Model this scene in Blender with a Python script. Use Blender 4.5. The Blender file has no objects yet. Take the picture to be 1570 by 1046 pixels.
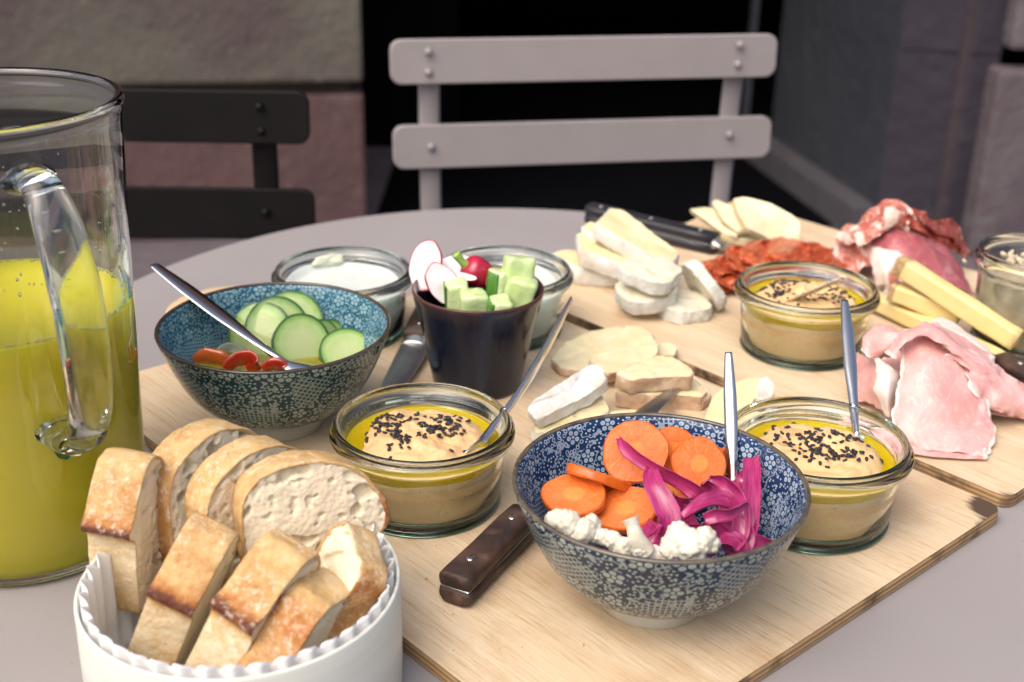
import bpy, math, random
from math import sin, cos, pi, radians, sqrt, atan2
from mathutils import Vector, Matrix, noise
random.seed(7)
S = bpy.context.scene
V = Vector
# ---------------------------------------------------------------- camera, sky, sun
# z = 0 is the top of the serving boards; the ground is GZ below it
GZ = -0.749
TZ = -0.009
F, PITCH, ROLL, CH = 1934.6, 0.4136, 0.0197, 0.3885
cam = bpy.data.cameras.new('camera'); co = bpy.data.objects.new('camera', cam)
S.collection.objects.link(co); S.camera = co
cam.sensor_width = 36; cam.lens = F / 1570 * 36; cam.clip_start = 0.02; cam.clip_end = 300
co.matrix_world = Matrix.Translation((0, 0, CH)) @ Matrix.Rotation(pi / 2 - PITCH, 4, 'X') @ Matrix.Rotation(ROLL, 4, 'Z')
cam.dof.use_dof = True; cam.dof.focus_distance = 0.70; cam.dof.aperture_fstop = 8.0
w = bpy.data.worlds.new('World'); S.world = w; w.use_nodes = True
wt = w.node_tree; bg = wt.nodes['Background']
sky = wt.nodes.new('ShaderNodeTexSky'); sky.sky_type = 'NISHITA'; sky.sun_disc = False
SUN_EL, SUN_AZ = 55, -140          # azimuth measured from +y (away from the camera) towards +x
sky.sun_elevation = radians(SUN_EL); sky.sun_rotation = radians(SUN_AZ)
sky.air_density = 1.0; sky.dust_density = 7.0; sky.ozone_density = 0.6
wt.links.new(sky.outputs[0], bg.inputs[0]); bg.inputs[1].default_value = 0.15
sl = bpy.data.lights.new('sun', 'SUN'); so = bpy.data.objects.new('sun', sl); S.collection.objects.link(so)
sl.energy = 1.6; sl.angle = radians(75); sl.color = (1.0, 0.97, 0.95)
sd = V((sin(radians(SUN_AZ)) * cos(radians(SUN_EL)), cos(radians(SUN_AZ)) * cos(radians(SUN_EL)), sin(radians(SUN_EL))))
so.rotation_euler = sd.to_track_quat('Z', 'Y').to_euler(); so.location = (0, 0, 5)
vs = S.view_settings; vs.view_transform = 'Standard'; vs.look = 'None'; vs.exposure = 0.36; vs.gamma = 1
vs.use_curve_mapping = False
S.render.engine = 'CYCLES'; cy = S.cycles
cy.use_denoising = True; cy.max_bounces = 14; cy.transmission_bounces = 12; cy.transparent_max_bounces = 12
cy.diffuse_bounces = 4; cy.glossy_bounces = 5; cy.sample_clamp_indirect = 6; cy.blur_glossy = 0.5

# ---------------------------------------------------------------- geometry helpers
def ray(u, v):
    x, y = u - 785, v - 523; c, s = cos(-ROLL), sin(-ROLL); x, y = c * x - s * y, s * x + c * y
    return V((x / F, cos(PITCH) - y / F * sin(PITCH), -sin(PITCH) - y / F * cos(PITCH)))
def G(u, v, z=0.0):                      # point at height z seen in direction (u, v) from the photographer
    d = ray(u, v); return V((0, 0, CH)) + d * ((z - CH) / d.z)
def D(u, v, y):
    d = ray(u, v); return V((0, 0, CH)) + d * (y / d.y)
def GL(l): return [G(*p) for p in l]

def link(o): S.collection.objects.link(o); return o
def tag(o, label=None, cat=None, group=None, kind=None):
    for k, x in (('label', label), ('category', cat), ('group', group), ('kind', kind)):
        if x: o[k] = x
    return o
def thing(name, label, cat, loc=(0, 0, 0), rz=0, group=None):
    o = link(bpy.data.objects.new(name, None)); o.empty_display_size = .02
    o.location = loc; o.rotation_euler = (0, 0, rz); return tag(o, label, cat, group)
def mk(name, vs_, fs, mats, parent=None, smooth=True, mi=None, uv=None, col=None, loc=None):
    me = bpy.data.meshes.new(name); me.from_pydata([tuple(a) for a in vs_], [], fs)
    for m in (mats if isinstance(mats, (list, tuple)) else [mats]): me.materials.append(m)
    me.polygons.foreach_set('use_smooth', [bool(smooth)] * len(me.polygons))
    if mi: me.polygons.foreach_set('material_index', mi)
    if uv:
        l = me.uv_layers.new(name='UVMap')
        for lp in me.loops: l.data[lp.index].uv = uv[lp.vertex_index]
    if col:
        a = me.attributes.new('toast', 'FLOAT', 'POINT'); a.data.foreach_set('value', col)
    me.update()
    if smooth == 'auto': me.set_sharp_from_angle(angle=radians(38))
    o = link(bpy.data.objects.new(name, me))
    if parent: o.parent = parent
    if loc is not None: o.location = loc
    return o
def nz(p, f=1.0, seed=0): return noise.noise(V((p[0] * f + seed * 7.3, p[1] * f - seed * 3.1, p[2] * f + seed * 1.7)))

def lathe(prof, seg=96, wob=None):
    """closed solid of revolution; prof goes from axis to axis or is a closed loop of (r, z)"""
    n = len(prof); closed = prof[0][0] > 1e-6 and prof[-1][0] > 1e-6
    vv, ff, uv = [], [], []; L = 0
    for i, (r, z) in enumerate(prof):
        if i: L += math.hypot(r - prof[i - 1][0], z - prof[i - 1][1])
        for k in range(seg + 1):
            a = 2 * pi * k / seg
            rr = r
            p = V((rr * cos(a), rr * sin(a), z))
            if wob: p = wob(p, a, i)
            vv.append(p); uv.append((a * .062, L))
    m = seg + 1
    for i in range(n if closed else n - 1):
        j = (i + 1) % n
        for k in range(seg): ff.append((i * m + k, i * m + k + 1, j * m + k + 1, j * m + k))
    return vv, ff, uv
def weld(o, d=1e-6):
    import bmesh
    b = bmesh.new(); b.from_mesh(o.data); bmesh.ops.remove_doubles(b, verts=b.verts, dist=d)
    bmesh.ops.recalc_face_normals(b, faces=b.faces); b.to_mesh(o.data); b.free(); return o
def turned(name, prof, mat, parent=None, seg=96, loc=None, wob=None):
    vv, ff, uv = lathe(prof, seg, wob); return weld(mk(name, vv, ff, mat, parent, uv=uv, loc=loc))
def crom(P, t):
    n = len(P) - 1; i = min(int(t * n), n - 1); f = t * n - i
    a, b, c, d = P[max(i - 1, 0)], P[i], P[i + 1], P[min(i + 2, n)]
    return .5 * ((2 * b) + (c - a) * f + (2 * a - 5 * b + 4 * c - d) * f * f + (3 * b - a - 3 * c + d) * f ** 3)
def smoothp(P, n): return [crom(P, i / (n - 1)) for i in range(n)]
def sprof(pr, n): return [(p[0], p[1]) for p in smoothp([V((a, b, 0)) for a, b in pr], n)]

def boxv(x0, x1, y0, y1, z0, z1, bev=.004):
    import bmesh
    b = bmesh.new(); bmesh.ops.create_cube(b, size=1)
    for q in b.verts: q.co = V(((x0 + x1) / 2 + q.co.x * (x1 - x0), (y0 + y1) / 2 + q.co.y * (y1 - y0), (z0 + z1) / 2 + q.co.z * (z1 - z0)))
    if bev: bmesh.ops.bevel(b, geom=b.edges, offset=bev, segments=2, affect='EDGES', profile=.6)
    return b
def bobj(name, b, mat, parent=None, smooth=False):
    me = bpy.data.meshes.new(name); b.to_mesh(me); b.free(); me.materials.append(mat)
    me.polygons.foreach_set('use_smooth', [smooth] * len(me.polygons))
    o = link(bpy.data.objects.new(name, me))
    if parent: o.parent = parent
    return o
def box(name, x0, x1, y0, y1, z0, z1, mat, parent=None, bev=.004): return bobj(name, boxv(x0, x1, y0, y1, z0, z1, bev), mat, parent)

def outline(pts, k=6, sm=3):
    """closed 3-D outline, resampled and rounded"""
    n = len(pts); per = [(pts[(i + 1) % n] - pts[i]).length for i in range(n)]; tot = sum(per)
    N = max(24, k * n); out = []
    for j in range(N):
        d = tot * j / N; i = 0
        while d > per[i] and i < n - 1: d -= per[i]; i += 1
        out.append(pts[i].lerp(pts[(i + 1) % n], min(1, d / max(per[i], 1e-9))))
    for _ in range(sm): out = [(out[i - 1] + 2 * out[i] + out[(i + 1) % N]) / 4 for i in range(N)]
    return out
def newell(O):
    n = V((0, 0, 0))
    for i in range(len(O)):
        a, b = O[i], O[(i + 1) % len(O)]
        n += V(((a.y - b.y) * (a.z + b.z), (a.z - b.z) * (a.x + b.x), (a.x - b.x) * (a.y + b.y)))
    n.normalize(); return n
def pslab(name, pts, t, mats, label=None, cat=None, group=None, parent=None, k=9, sm=1, rings=7, amp=.0005, nf=90, bulge=0,
          bev=.0006, ext=None, seed=None, side_rows=4, dome=0, uvr=False):
    """slab whose top face follows the 3-D points; thickness t along ext (default straight off the top face)"""
    O = outline(pts, k, sm); N = len(O); C = sum(O, V((0, 0, 0))) / N; n = newell(O)
    if n.z < 0 and abs(n.z) > .02: n = -n
    e = (V(ext) if ext is not None else -n).normalized(); seed = random.random() * 40 if seed is None else seed
    R = sum((o - C).length for o in O) / N
    vv, ff, mi, uv = [], [], [], []
    def ring(s, d, push, si):
        for i, o in enumerate(O):
            r = o - C; q = C + r * s; rr = r.normalized()
            q = q + e * d + rr * push
            nn = nz(q, nf, seed) + .5 * nz(q, nf * 2.7, seed + 3)
            q = q + (rr * nn * amp if si else n * nn * amp + rr * nz(q, nf, seed + 9) * amp * s)
            q = q + n * dome * (1 - s * s)
            vv.append(q - C); uv.append((s, 2 * pi * i / N))
    rows = []
    for j in range(rings + 1):
        s = max(.02, j / rings) if j < rings else 1 - bev / R
        rows.append(('t', s)); ring(s, 0, 0, 0)
    for j in range(side_rows + 1):
        f = j / side_rows; d = bev + (t - 2 * bev) * f
        rows.append(('s', d)); ring(1, d, bulge * (1 - (2 * f - 1) ** 2), 1)
    for j in range(rings, -1, -1):
        s = max(.02, j / rings) if j < rings else 1 - bev / R
        rows.append(('b', s)); ring(s, t, 0, 0)
    nr = len(rows)
    for a in range(nr - 1):
        side = 1 if rows[a][0] == 's' or rows[a + 1][0] == 's' else 0
        for i in range(N):
            j = (i + 1) % N; ff.append((a * N + i, a * N + j, (a + 1) * N + j, (a + 1) * N + i)); mi.append(side)
    ff.append(tuple(range(N - 1, -1, -1))); mi.append(0)
    ff.append(tuple((nr - 1) * N + i for i in range(N))); mi.append(0)
    ms = list(mats) if isinstance(mats, (list, tuple)) else [mats, mats]
    o = mk(name, vv, ff, ms, parent, mi=mi, loc=C, uv=uv, smooth='auto')
    if newell([V(vv[i]) for i in ff[0]]).dot(n) < 0: o.data.flip_normals()
    return tag(o, label, cat, group)
def disc_pts(c, r, n, x=None, asp=1.0, k=16, wob=.03, seed=0):
    n = V(n).normalized(); x = V(x if x is not None else (1, 0, .01)); x = (x - n * x.dot(n)).normalized(); y = n.cross(x)
    return [c + (x * cos(2 * pi * i / k) + y * sin(2 * pi * i / k) * asp) * r * (1 + wob * nz((cos(i * 2 * pi / k), sin(i * 2 * pi / k), seed), 1.6, seed)) for i in range(k)]
def disc(name, c, r, n, t, mats, label=None, cat=None, group=None, parent=None, asp=1.0, x=None, wob=.04, seed=1, **kw):
    """round slice: c is the centre of the face seen"""
    n = V(n).normalized()
    return pslab(name, disc_pts(c, r, n, x, asp, 20, wob, seed), t, mats, label, cat, group, parent, k=3, sm=1, ext=-n, seed=seed, **kw)

def sweep(pts, ws, ts, side, seg=14, n=40, dish=None, cap=True):
    """flattened tube along pts; half width ws along side, half thickness ts"""
    P = smoothp(pts, n); m = len(ws)
    def iv(a, t):
        f = t * (len(a) - 1); i = min(int(f), len(a) - 2); return a[i] + (a[i + 1] - a[i]) * (f - i)
    vv, ff, uv = [], [], []
    for i, p in enumerate(P):
        t = i / (n - 1); T = (P[min(i + 1, n - 1)] - P[max(i - 1, 0)]).normalized()
        s = V(side(t) if callable(side) else side); s = (s - T * s.dot(T)).normalized(); u = s.cross(T)
        a, b = iv(ws, t), iv(ts, t); dd = iv(dish, t) if dish else 0
        for k in range(seg):
            th = 2 * pi * k / seg; c, q = cos(th), sin(th)
            vv.append(p + s * a * c + u * (b * q + dd * c * c)); uv.append((t, k / seg))
    for i in range(n - 1):
        for k in range(seg):
            j = (k + 1) % seg; ff.append((i * seg + k, i * seg + j, (i + 1) * seg + j, (i + 1) * seg + k))
    ff.append(tuple(range(seg))); ff.append(tuple((n - 1) * seg + k for k in range(seg - 1, -1, -1)))
    return vv, ff, uv
def swept(name, pts, ws, ts, side, mat, parent=None, **kw):
    vv, ff, uv = sweep(pts, ws, ts, side, **kw); C = vv[0].copy() if parent is None else V((0, 0, 0))
    return weld(mk(name, [q - C for q in vv], ff, mat, parent, uv=uv, loc=C if parent is None else None), 1e-7)

def sheet(name, net, t, mats, label=None, cat=None, group=None, parent=None, n=(34, 34), amp=.0012, nf=45, seed=1, ruff=0):
    """folded thin slice following a net of 3-D points"""
    rows = [[G(*q) for q in r] for r in net]; a, b = n
    R = [smoothp(r, b) for r in rows]; P = []
    for j in range(b):
        c = smoothp([r[j] for r in R], a)
        for i in range(a): P.append(c[i])
    g = lambda i, j: P[j * a + i]
    top, bot, uv = [], [], []
    for j in range(b):
        for i in range(a):
            du = g(min(i + 1, a - 1), j) - g(max(i - 1, 0), j); dv = g(i, min(j + 1, b - 1)) - g(i, max(j - 1, 0))
            nn = du.cross(dv)
            nn = nn.normalized() if nn.length > 1e-12 else V((0, 0, 1))
            s_, t_ = i / (a - 1), j / (b - 1); ed = min(s_, 1 - s_, t_, 1 - t_)
            p = g(i, j); q = p + nn * (nz(p, nf, seed) + .5 * nz(p, nf * 2.3, seed + 5)) * amp
            if ruff: q += nn * ruff * nz(p, 130, seed + 2) * max(0, 1 - ed * 8) + V((nz(p, 210, 3), nz(p, 210, 4), 0)) * ruff * .8 * max(0, 1 - ed * 8)
            th = t * (.35 + .65 * min(1, ed * 14))
            top.append(q + nn * th / 2); bot.append(q - nn * th / 2); uv.append((s_, t_))
    C = sum(top, V((0, 0, 0))) / len(top); vv = [q - C for q in top + bot]; M = a * b; ff = []
    for j in range(b - 1):
        for i in range(a - 1):
            q = (j * a + i, j * a + i + 1, (j + 1) * a + i + 1, (j + 1) * a + i); ff.append(q); ff.append(tuple(x + M for x in reversed(q)))
    edge = [i for i in range(a)] + [j * a + a - 1 for j in range(1, b)] + [(b - 1) * a + i for i in range(a - 2, -1, -1)] + [j * a for j in range(b - 2, 0, -1)]
    for i in range(len(edge)):
        p, q = edge[i], edge[(i + 1) % len(edge)]; ff.append((q, p, p + M, q + M))
    return tag(mk(name, vv, ff, mats, parent, loc=C, uv=uv + uv), label, cat, group)

# ---------------------------------------------------------------- materials
class NT:
    def __init__(s, name):
        s.m = bpy.data.materials.new(name); s.m.use_nodes = True; s.t = s.m.node_tree
        s.b = s.t.nodes['Principled BSDF']
    def n(s, ty, **kw):
        x = s.t.nodes.new('ShaderNode' + ty)
        for k, a in kw.items(): setattr(x, k, a)
        return x
    def l(s, a, b): s.t.links.new(a, b)
    def put(s, sock, a):
        if hasattr(a, 'is_output'): s.l(a, sock)
        else: sock.default_value = a
    def m_(s, op, a, b=None, c=None, clamp=False):
        x = s.n('Math', operation=op, use_clamp=clamp)
        for i, q in enumerate((a, b, c)):
            if q is not None: s.put(x.inputs[i], q)
        return x.outputs[0]
    def vm(s, op, a, b=None):
        x = s.n('VectorMath', operation=op); s.put(x.inputs[0], a)
        if b is not None:
            if op == 'SCALE': s.put(x.inputs[3], b)
            else: s.put(x.inputs[1], b)
        return x.outputs['Value'] if op in ('LENGTH', 'DISTANCE', 'DOT_PRODUCT') else x.outputs[0]
    def mix(s, f, a, b):
        x = s.n('Mix', data_type='RGBA'); s.put(x.inputs[0], f)
        for i, q in ((6, a), (7, b)): s.put(x.inputs[i], q if hasattr(q, 'is_output') else (*q, 1))
        return x.outputs[2]
    def ramp(s, f, lo, hi):
        x = s.n('MapRange', clamp=True); s.put(x.inputs[0], f); x.inputs[1].default_value = lo; x.inputs[2].default_value = hi
        return x.outputs[0]
    def co(s, stretch=(1, 1, 1), rnd=True, out='Object'):
        tc = s.n('TexCoord'); mp = s.n('Mapping'); s.l(tc.outputs[out], mp.inputs[0]); mp.inputs['Scale'].default_value = stretch
        if rnd:
            oi = s.n('ObjectInfo'); cx = s.n('CombineXYZ')
            for i in range(3): s.l(s.m_('MULTIPLY', oi.outputs['Random'], (3.1, 5.7, 1.9)[i]), cx.inputs[i])
            s.l(cx.outputs[0], mp.inputs['Location'])
        return mp.outputs[0]
    def noise(s, v, sc, det=4, ro=.55, dist=0):
        x = s.n('TexNoise'); s.l(v, x.inputs['Vector']); x.inputs['Scale'].default_value = sc; x.inputs['Detail'].default_value = det
        x.inputs['Roughness'].default_value = ro; x.inputs['Distortion'].default_value = dist; return x.outputs[0]
    def bump(s, h, st, dist=.001, nrm=None):
        x = s.n('Bump'); x.inputs['Strength'].default_value = st; x.inputs['Distance'].default_value = dist; s.l(h, x.inputs['Height'])
        if nrm is not None: s.l(nrm, x.inputs['Normal'])
        s.l(x.outputs[0], s.b.inputs['Normal']); return x.outputs[0]
    def set(s, **kw):
        for k, a in kw.items():
            s.put(s.b.inputs[{'rough': 'Roughness', 'sss': 'Subsurface Weight', 'spec': 'Specular IOR Level', 'coat': 'Coat Weight', 'trans': 'Transmission Weight',
                              'ior': 'IOR', 'metal': 'Metallic', 'col': 'Base Color', 'srad': 'Subsurface Radius', 'sscale': 'Subsurface Scale', 'crough': 'Coat Roughness', 'sheen': 'Sheen Weight'}[k]],
                  (*a, 1) if k == 'col' and not hasattr(a, 'is_output') else a)
        return s.m
def mat(name, c1, c2=None, sc=60, rough=.5, bump=0, bsc=None, stretch=(1, 1, 1), lo=.35, hi=.65, bd=.001, det=4, c3=None, sc3=300, lo3=.6, hi3=.7, **kw):
    k = NT(name); v = k.co(stretch)
    c = k.mix(k.ramp(k.noise(v, sc, det), lo, hi), c1, c2 or tuple(x * .85 for x in c1))
    if c3: c = k.mix(k.ramp(k.noise(v, sc3, 2), lo3, hi3), c, c3)
    k.set(col=c, rough=rough, **kw)
    if bump: k.bump(k.noise(v, bsc or sc * 3, 5), bump, bd)
    return k.m

M = {}
M['glass'] = NT('clear_glass').set(col=(.93, .97, .95), rough=0.0, trans=1.0, ior=1.5)
M['jar_glass'] = NT('jar_glass').set(col=(.90, .965, .93), rough=0.0, trans=1.0, ior=1.5)
M['glass_foot'] = NT('green_glass').set(col=(.35, .62, .50), rough=0.02, trans=1.0, ior=1.5)
def steel():
    k = NT('steel'); v = k.co((1, 1, 1)); k.set(col=(.62, .61, .60), metal=1.0, rough=.2); k.bump(k.noise(v, 400, 3), .06, .0004); return k.m
M['steel'] = steel()
M['blade'] = mat('blade_steel', (.42, .44, .45), (.5, .5, .5), sc=80, rough=.33, metal=1.0)
M['paint_light'] = mat('taupe_paint', (.275, .248, .247), (.262, .236, .236), sc=30, rough=.55, bump=.08, bsc=350)
M['paint_dark'] = mat('dark_brown_paint', (.006, .005, .0055), (.008, .0065, .007), sc=20, rough=.5, spec=.15, bump=.1, bsc=300)

def table_mat():
    k = NT('table_paint'); v = k.co(rnd=False)
    c = k.mix(k.ramp(k.noise(v, 6, 4), .3, .7), (.265, .243, .243), (.290, .268, .268))
    c = k.mix(k.ramp(k.noise(v, 260, 2), .74, .78), c, (.2, .17, .17)); k.set(col=c, rough=.5, spec=.4)
    k.bump(k.noise(v, 420, 3), .05, .0006); return k.m
M['table'] = table_mat()

def board_mat():
    k = NT('plywood_face'); tc = k.n('TexCoord'); v = tc.outputs['Object']
    mp = k.n('Mapping'); k.l(v, mp.inputs[0]); mp.inputs['Scale'].default_value = (2.6, 30, 30)
    mp2 = k.n('Mapping'); k.l(v, mp2.inputs[0]); mp2.inputs['Scale'].default_value = (7, 120, 30)
    big = k.noise(mp.outputs[0], 1.2, 5, .6, 1.2); fine = k.noise(mp2.outputs[0], 4, 4, .7, .3)
    c = k.mix(k.ramp(big, .32, .68), (.68, .55, .385), (.58, .43, .27))
    c = k.mix(k.m_('MULTIPLY', k.ramp(fine, .50, .70), .62), c, (.40, .255, .13))
    st = k.noise(v, 11, 5, .65); c = k.mix(k.m_('MULTIPLY', k.ramp(st, .50, .68), .55), c, (.44, .28, .15))
    sp = k.noise(v, 190, 2); c = k.mix(k.ramp(sp, .755, .79), c, (.16, .09, .05))
    # burnt corner and scorched end
    geo = v
    bd = k.vm('DISTANCE', geo, (.0, .0, 0)); at = k.n('Attribute', attribute_name='toast')
    e = k.m_('ADD', at.outputs['Fac'], k.m_('MULTIPLY', k.m_('SUBTRACT', k.noise(mp2.outputs[0], 3, 4), .5), 1.1))
    c = k.mix(k.m_('MULTIPLY', k.ramp(e, .62, .95), .93), c, (.045, .026, .018))
    k.set(col=c, rough=.55, spec=.3); k.bump(fine, .5, .0010); return k.m
def ply_edge():
    k = NT('plywood_edge'); tc = k.n('TexCoord'); v = tc.outputs['Object']; sx = k.n('SeparateXYZ'); k.l(v, sx.inputs[0])
    z = k.m_('ADD', sx.outputs[2], k.m_('MULTIPLY', k.m_('SUBTRACT', k.noise(v, 60, 3), .5), .0009))
    st = k.m_('ABSOLUTE', k.m_('SUBTRACT', k.m_('FRACT', k.m_('MULTIPLY', z, 330)), .5))
    c = k.mix(k.ramp(st, .1, .3), (.48, .31, .15), (.27, .155, .07))
    c = k.mix(k.ramp(k.noise(v, 38, 4), .52, .68), c, (.07, .038, .022)); k.set(col=c, rough=.75); k.bump(st, .3, .0005); return k.m
M['board'] = board_mat(); M['ply'] = ply_edge()
M['coaster'] = mat('pale_wood', (.66, .48, .30), (.55, .38, .22), sc=8, stretch=(1, 12, 1), rough=.6)
M['wood_handle'] = mat('worn_wood_handle', (.085, .042, .028), (.028, .015, .012), sc=45, stretch=(1, 1, 1), rough=.6, bump=.7, bsc=120, lo=.35, hi=.6, c3=(.12, .066, .045), sc3=70, lo3=.54, hi3=.70, bd=.0012)
M['black_handle'] = mat('black_handle', (.016, .016, .022), sc=40, rough=.35)

def china(name, dark, light, cell, inner=False):
    k = NT(name); uvn = k.n('TexCoord').outputs['UV']
    P = k.vm('SCALE', uvn, 1 / cell)
    def vor(v, rnd, sc=1.0):
        x = k.n('TexVoronoi', voronoi_dimensions='2D'); k.l(v, x.inputs['Vector']); x.inputs['Scale'].default_value = sc; x.inputs['Randomness'].default_value = rnd; return x
    a = vor(P, .62); d = k.vm('SUBTRACT', P, a.outputs['Position']); sx = k.n('SeparateXYZ'); k.l(d, sx.inputs[0])
    rc = k.n('SeparateColor'); k.l(a.outputs['Color'], rc.inputs[0]); rnd = rc.outputs[0]; rnd2 = rc.outputs[1]
    r = k.vm('LENGTH', d); ang = k.m_('ADD', k.m_('ARCTAN2', sx.outputs[1], sx.outputs[0]), k.m_('MULTIPLY', rnd, 6.28))
    ap = k.m_('SUBTRACT', k.m_('FLOORED_MODULO', ang, 2 * pi / 5), pi / 5)
    px = k.m_('SUBTRACT', k.m_('MULTIPLY', r, k.m_('COSINE', ap)), .205); py = k.m_('MULTIPLY', r, k.m_('SINE', ap))
    pd = k.m_('SQRT', k.m_('ADD', k.m_('MULTIPLY', px, px), k.m_('MULTIPLY', py, py)))
    petal = k.m_('SUBTRACT', 1, k.ramp(pd, .085, .11)); core = k.m_('SUBTRACT', 1, k.ramp(r, .055, .08))
    dot = k.ramp(pd, .02, .045)                                    # a dark eye in each petal
    fl = k.m_('MAXIMUM', k.m_('MULTIPLY', petal, k.m_('ADD', k.m_('MULTIPLY', dot, .35), .65)), core); has = k.ramp(rnd2, .30, .31)
    fl = k.m_('MULTIPLY', fl, has); near = k.m_('MULTIPLY', k.m_('SUBTRACT', 1, k.ramp(r, .34, .37)), has)
    # cross hatching and dots fill what the flowers leave
    b = vor(k.vm('SCALE', P, .62), .9); bc = k.n('SeparateColor'); k.l(b.outputs['Color'], bc.inputs[0])
    rot = k.n('VectorRotate', rotation_type='Z_AXIS'); k.l(P, rot.inputs['Vector']); k.l(k.m_('MULTIPLY', bc.outputs[0], 3.1), rot.inputs['Angle'])
    s2 = k.n('SeparateXYZ'); k.l(rot.outputs[0], s2.inputs[0])
    def lines(x, fr, w): return k.m_('SUBTRACT', 1, k.ramp(k.m_('ABSOLUTE', k.m_('SUBTRACT', k.m_('FRACT', k.m_('MULTIPLY', x, fr)), .5)), w, w + .1))
    hat = k.m_('MAXIMUM', lines(s2.outputs[0], 5.6, .10), lines(s2.outputs[1], 5.6, .10))
    c = vor(P, .9, 5.6); dots = k.m_('SUBTRACT', 1, k.ramp(c.outputs['Distance'], .20, .28))
    c2 = vor(P, 1.0, 4.4); ringm = k.m_('MULTIPLY', k.ramp(c2.outputs['Distance'], .2, .26), k.m_('SUBTRACT', 1, k.ramp(c2.outputs['Distance'], .36, .42)))
    vine = k.m_('SUBTRACT', 1, k.ramp(k.m_('ABSOLUTE', k.m_('SUBTRACT', k.noise(P, 1.1, 2), .5)), .008, .02))
    sel = k.ramp(bc.outputs[1], .49, .5); sel2 = k.ramp(bc.outputs[1], .78, .79)
    fill = k.m_('ADD', k.m_('MULTIPLY', hat, k.m_('MULTIPLY', sel, .8)), k.m_('MULTIPLY', dots, k.m_('SUBTRACT', 1, sel)))
    fill = k.m_('MAXIMUM', k.m_('MULTIPLY', fill, k.m_('SUBTRACT', 1, sel2)), k.m_('MULTIPLY', ringm, sel2)); fill = k.m_('MAXIMUM', fill, k.m_('MULTIPLY', vine, .8))
    tot = k.m_('MAXIMUM', fl, k.m_('MULTIPLY', fill, k.m_('SUBTRACT', 1, near)))
    tot = k.m_('MULTIPLY', tot, k.m_('ADD', k.m_('MULTIPLY', k.noise(P, 2.2, 3), .6), .58), clamp=True)
    dk = k.mix(k.ramp(k.noise(P, .6, 3), .35, .7), dark, tuple(q * 1.45 for q in dark))
    k.set(col=k.mix(tot, dk, light), rough=.10, spec=.28); k.bump(tot, .08, .0003); return k.m
M['china_teal'] = china('teal_printed_glaze', (.010, .036, .044), (.36, .41, .32), .0162)
M['china_teal_in'] = china('teal_printed_glaze_inside', (.020, .090, .135), (.30, .45, .50), .0130)
M['china_blue'] = china('blue_printed_glaze', (.009, .022, .046), (.37, .41, .36), .0162)
M['china_blue_in'] = china('blue_printed_glaze_inside', (.010, .026, .080), (.34, .43, .51), .0130)
M['china_foot'] = mat('cream_glaze', (.52, .50, .42), (.42, .40, .33), sc=50, rough=.3, coat=.3)
M['rim_brown'] = mat('brown_rim_glaze', (.040, .030, .022), (.08, .055, .035), sc=120, rough=.2, coat=.5)
M['rim_olive'] = mat('olive_rim_glaze', (.13, .105, .065), (.055, .050, .050), sc=140, rough=.2, coat=.5)

def stone(name, c1, c2, c3):
    k = NT(name); v = k.co()
    c = k.mix(k.ramp(k.noise(v, 2.2, 5, .6, .6), .36, .64), c1, c2); c = k.mix(k.ramp(k.noise(v, 9, 5, .6), .58, .74), c, c3)
    c = k.mix(k.ramp(k.noise(v, 26, 3), .70, .76), c, tuple(min(1, q * 2.2) for q in c1))
    k.set(col=c, rough=.85, spec=.2); k.bump(k.noise(v, 14, 8, .65), .7, .02); return k.m
M['st_green'] = stone('weathered_sandstone', (.128, .118, .098), (.100, .078, .074), (.10, .095, .075))
M['st_pink'] = stone('pink_sandstone', (.115, .068, .066), (.085, .052, .052), (.13, .09, .085))
M['st_dark'] = stone('dark_sandstone', (.042, .036, .048), (.032, .028, .038), (.056, .046, .056))
M['st_grey'] = stone('grey_pink_sandstone', (.135, .115, .125), (.10, .078, .090), (.16, .15, .155))
M['slate'] = stone('slate_grey_panel', (.036, .040, .050), (.030, .033, .043), (.042, .046, .054))
M['bead'] = stone('bead_stone', (.06, .045, .05), (.045, .036, .042), (.07, .055, .06))
M['sill'] = stone('sill_stone', (.070, .066, .076), (.058, .054, .062), (.08, .076, .084))
M['mortar'] = mat('yellow_mortar', (.085, .07, .04), (.05, .045, .03), sc=15, rough=.9, bump=.5, bsc=60, bd=.01)
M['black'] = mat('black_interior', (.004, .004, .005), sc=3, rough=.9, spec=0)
M['ground'] = stone('paving', (.13, .11, .12), (.10, .085, .095), (.15, .13, .14))

# ---------------------------------------------------------------- ground and buildings
gm = mk('ground', [(-60, -60, GZ), (60, -60, GZ), (60, 60, GZ), (-60, 60, GZ)], [(0, 1, 2, 3)], M['ground'], smooth=False); gm['kind'] = 'structure'

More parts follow.
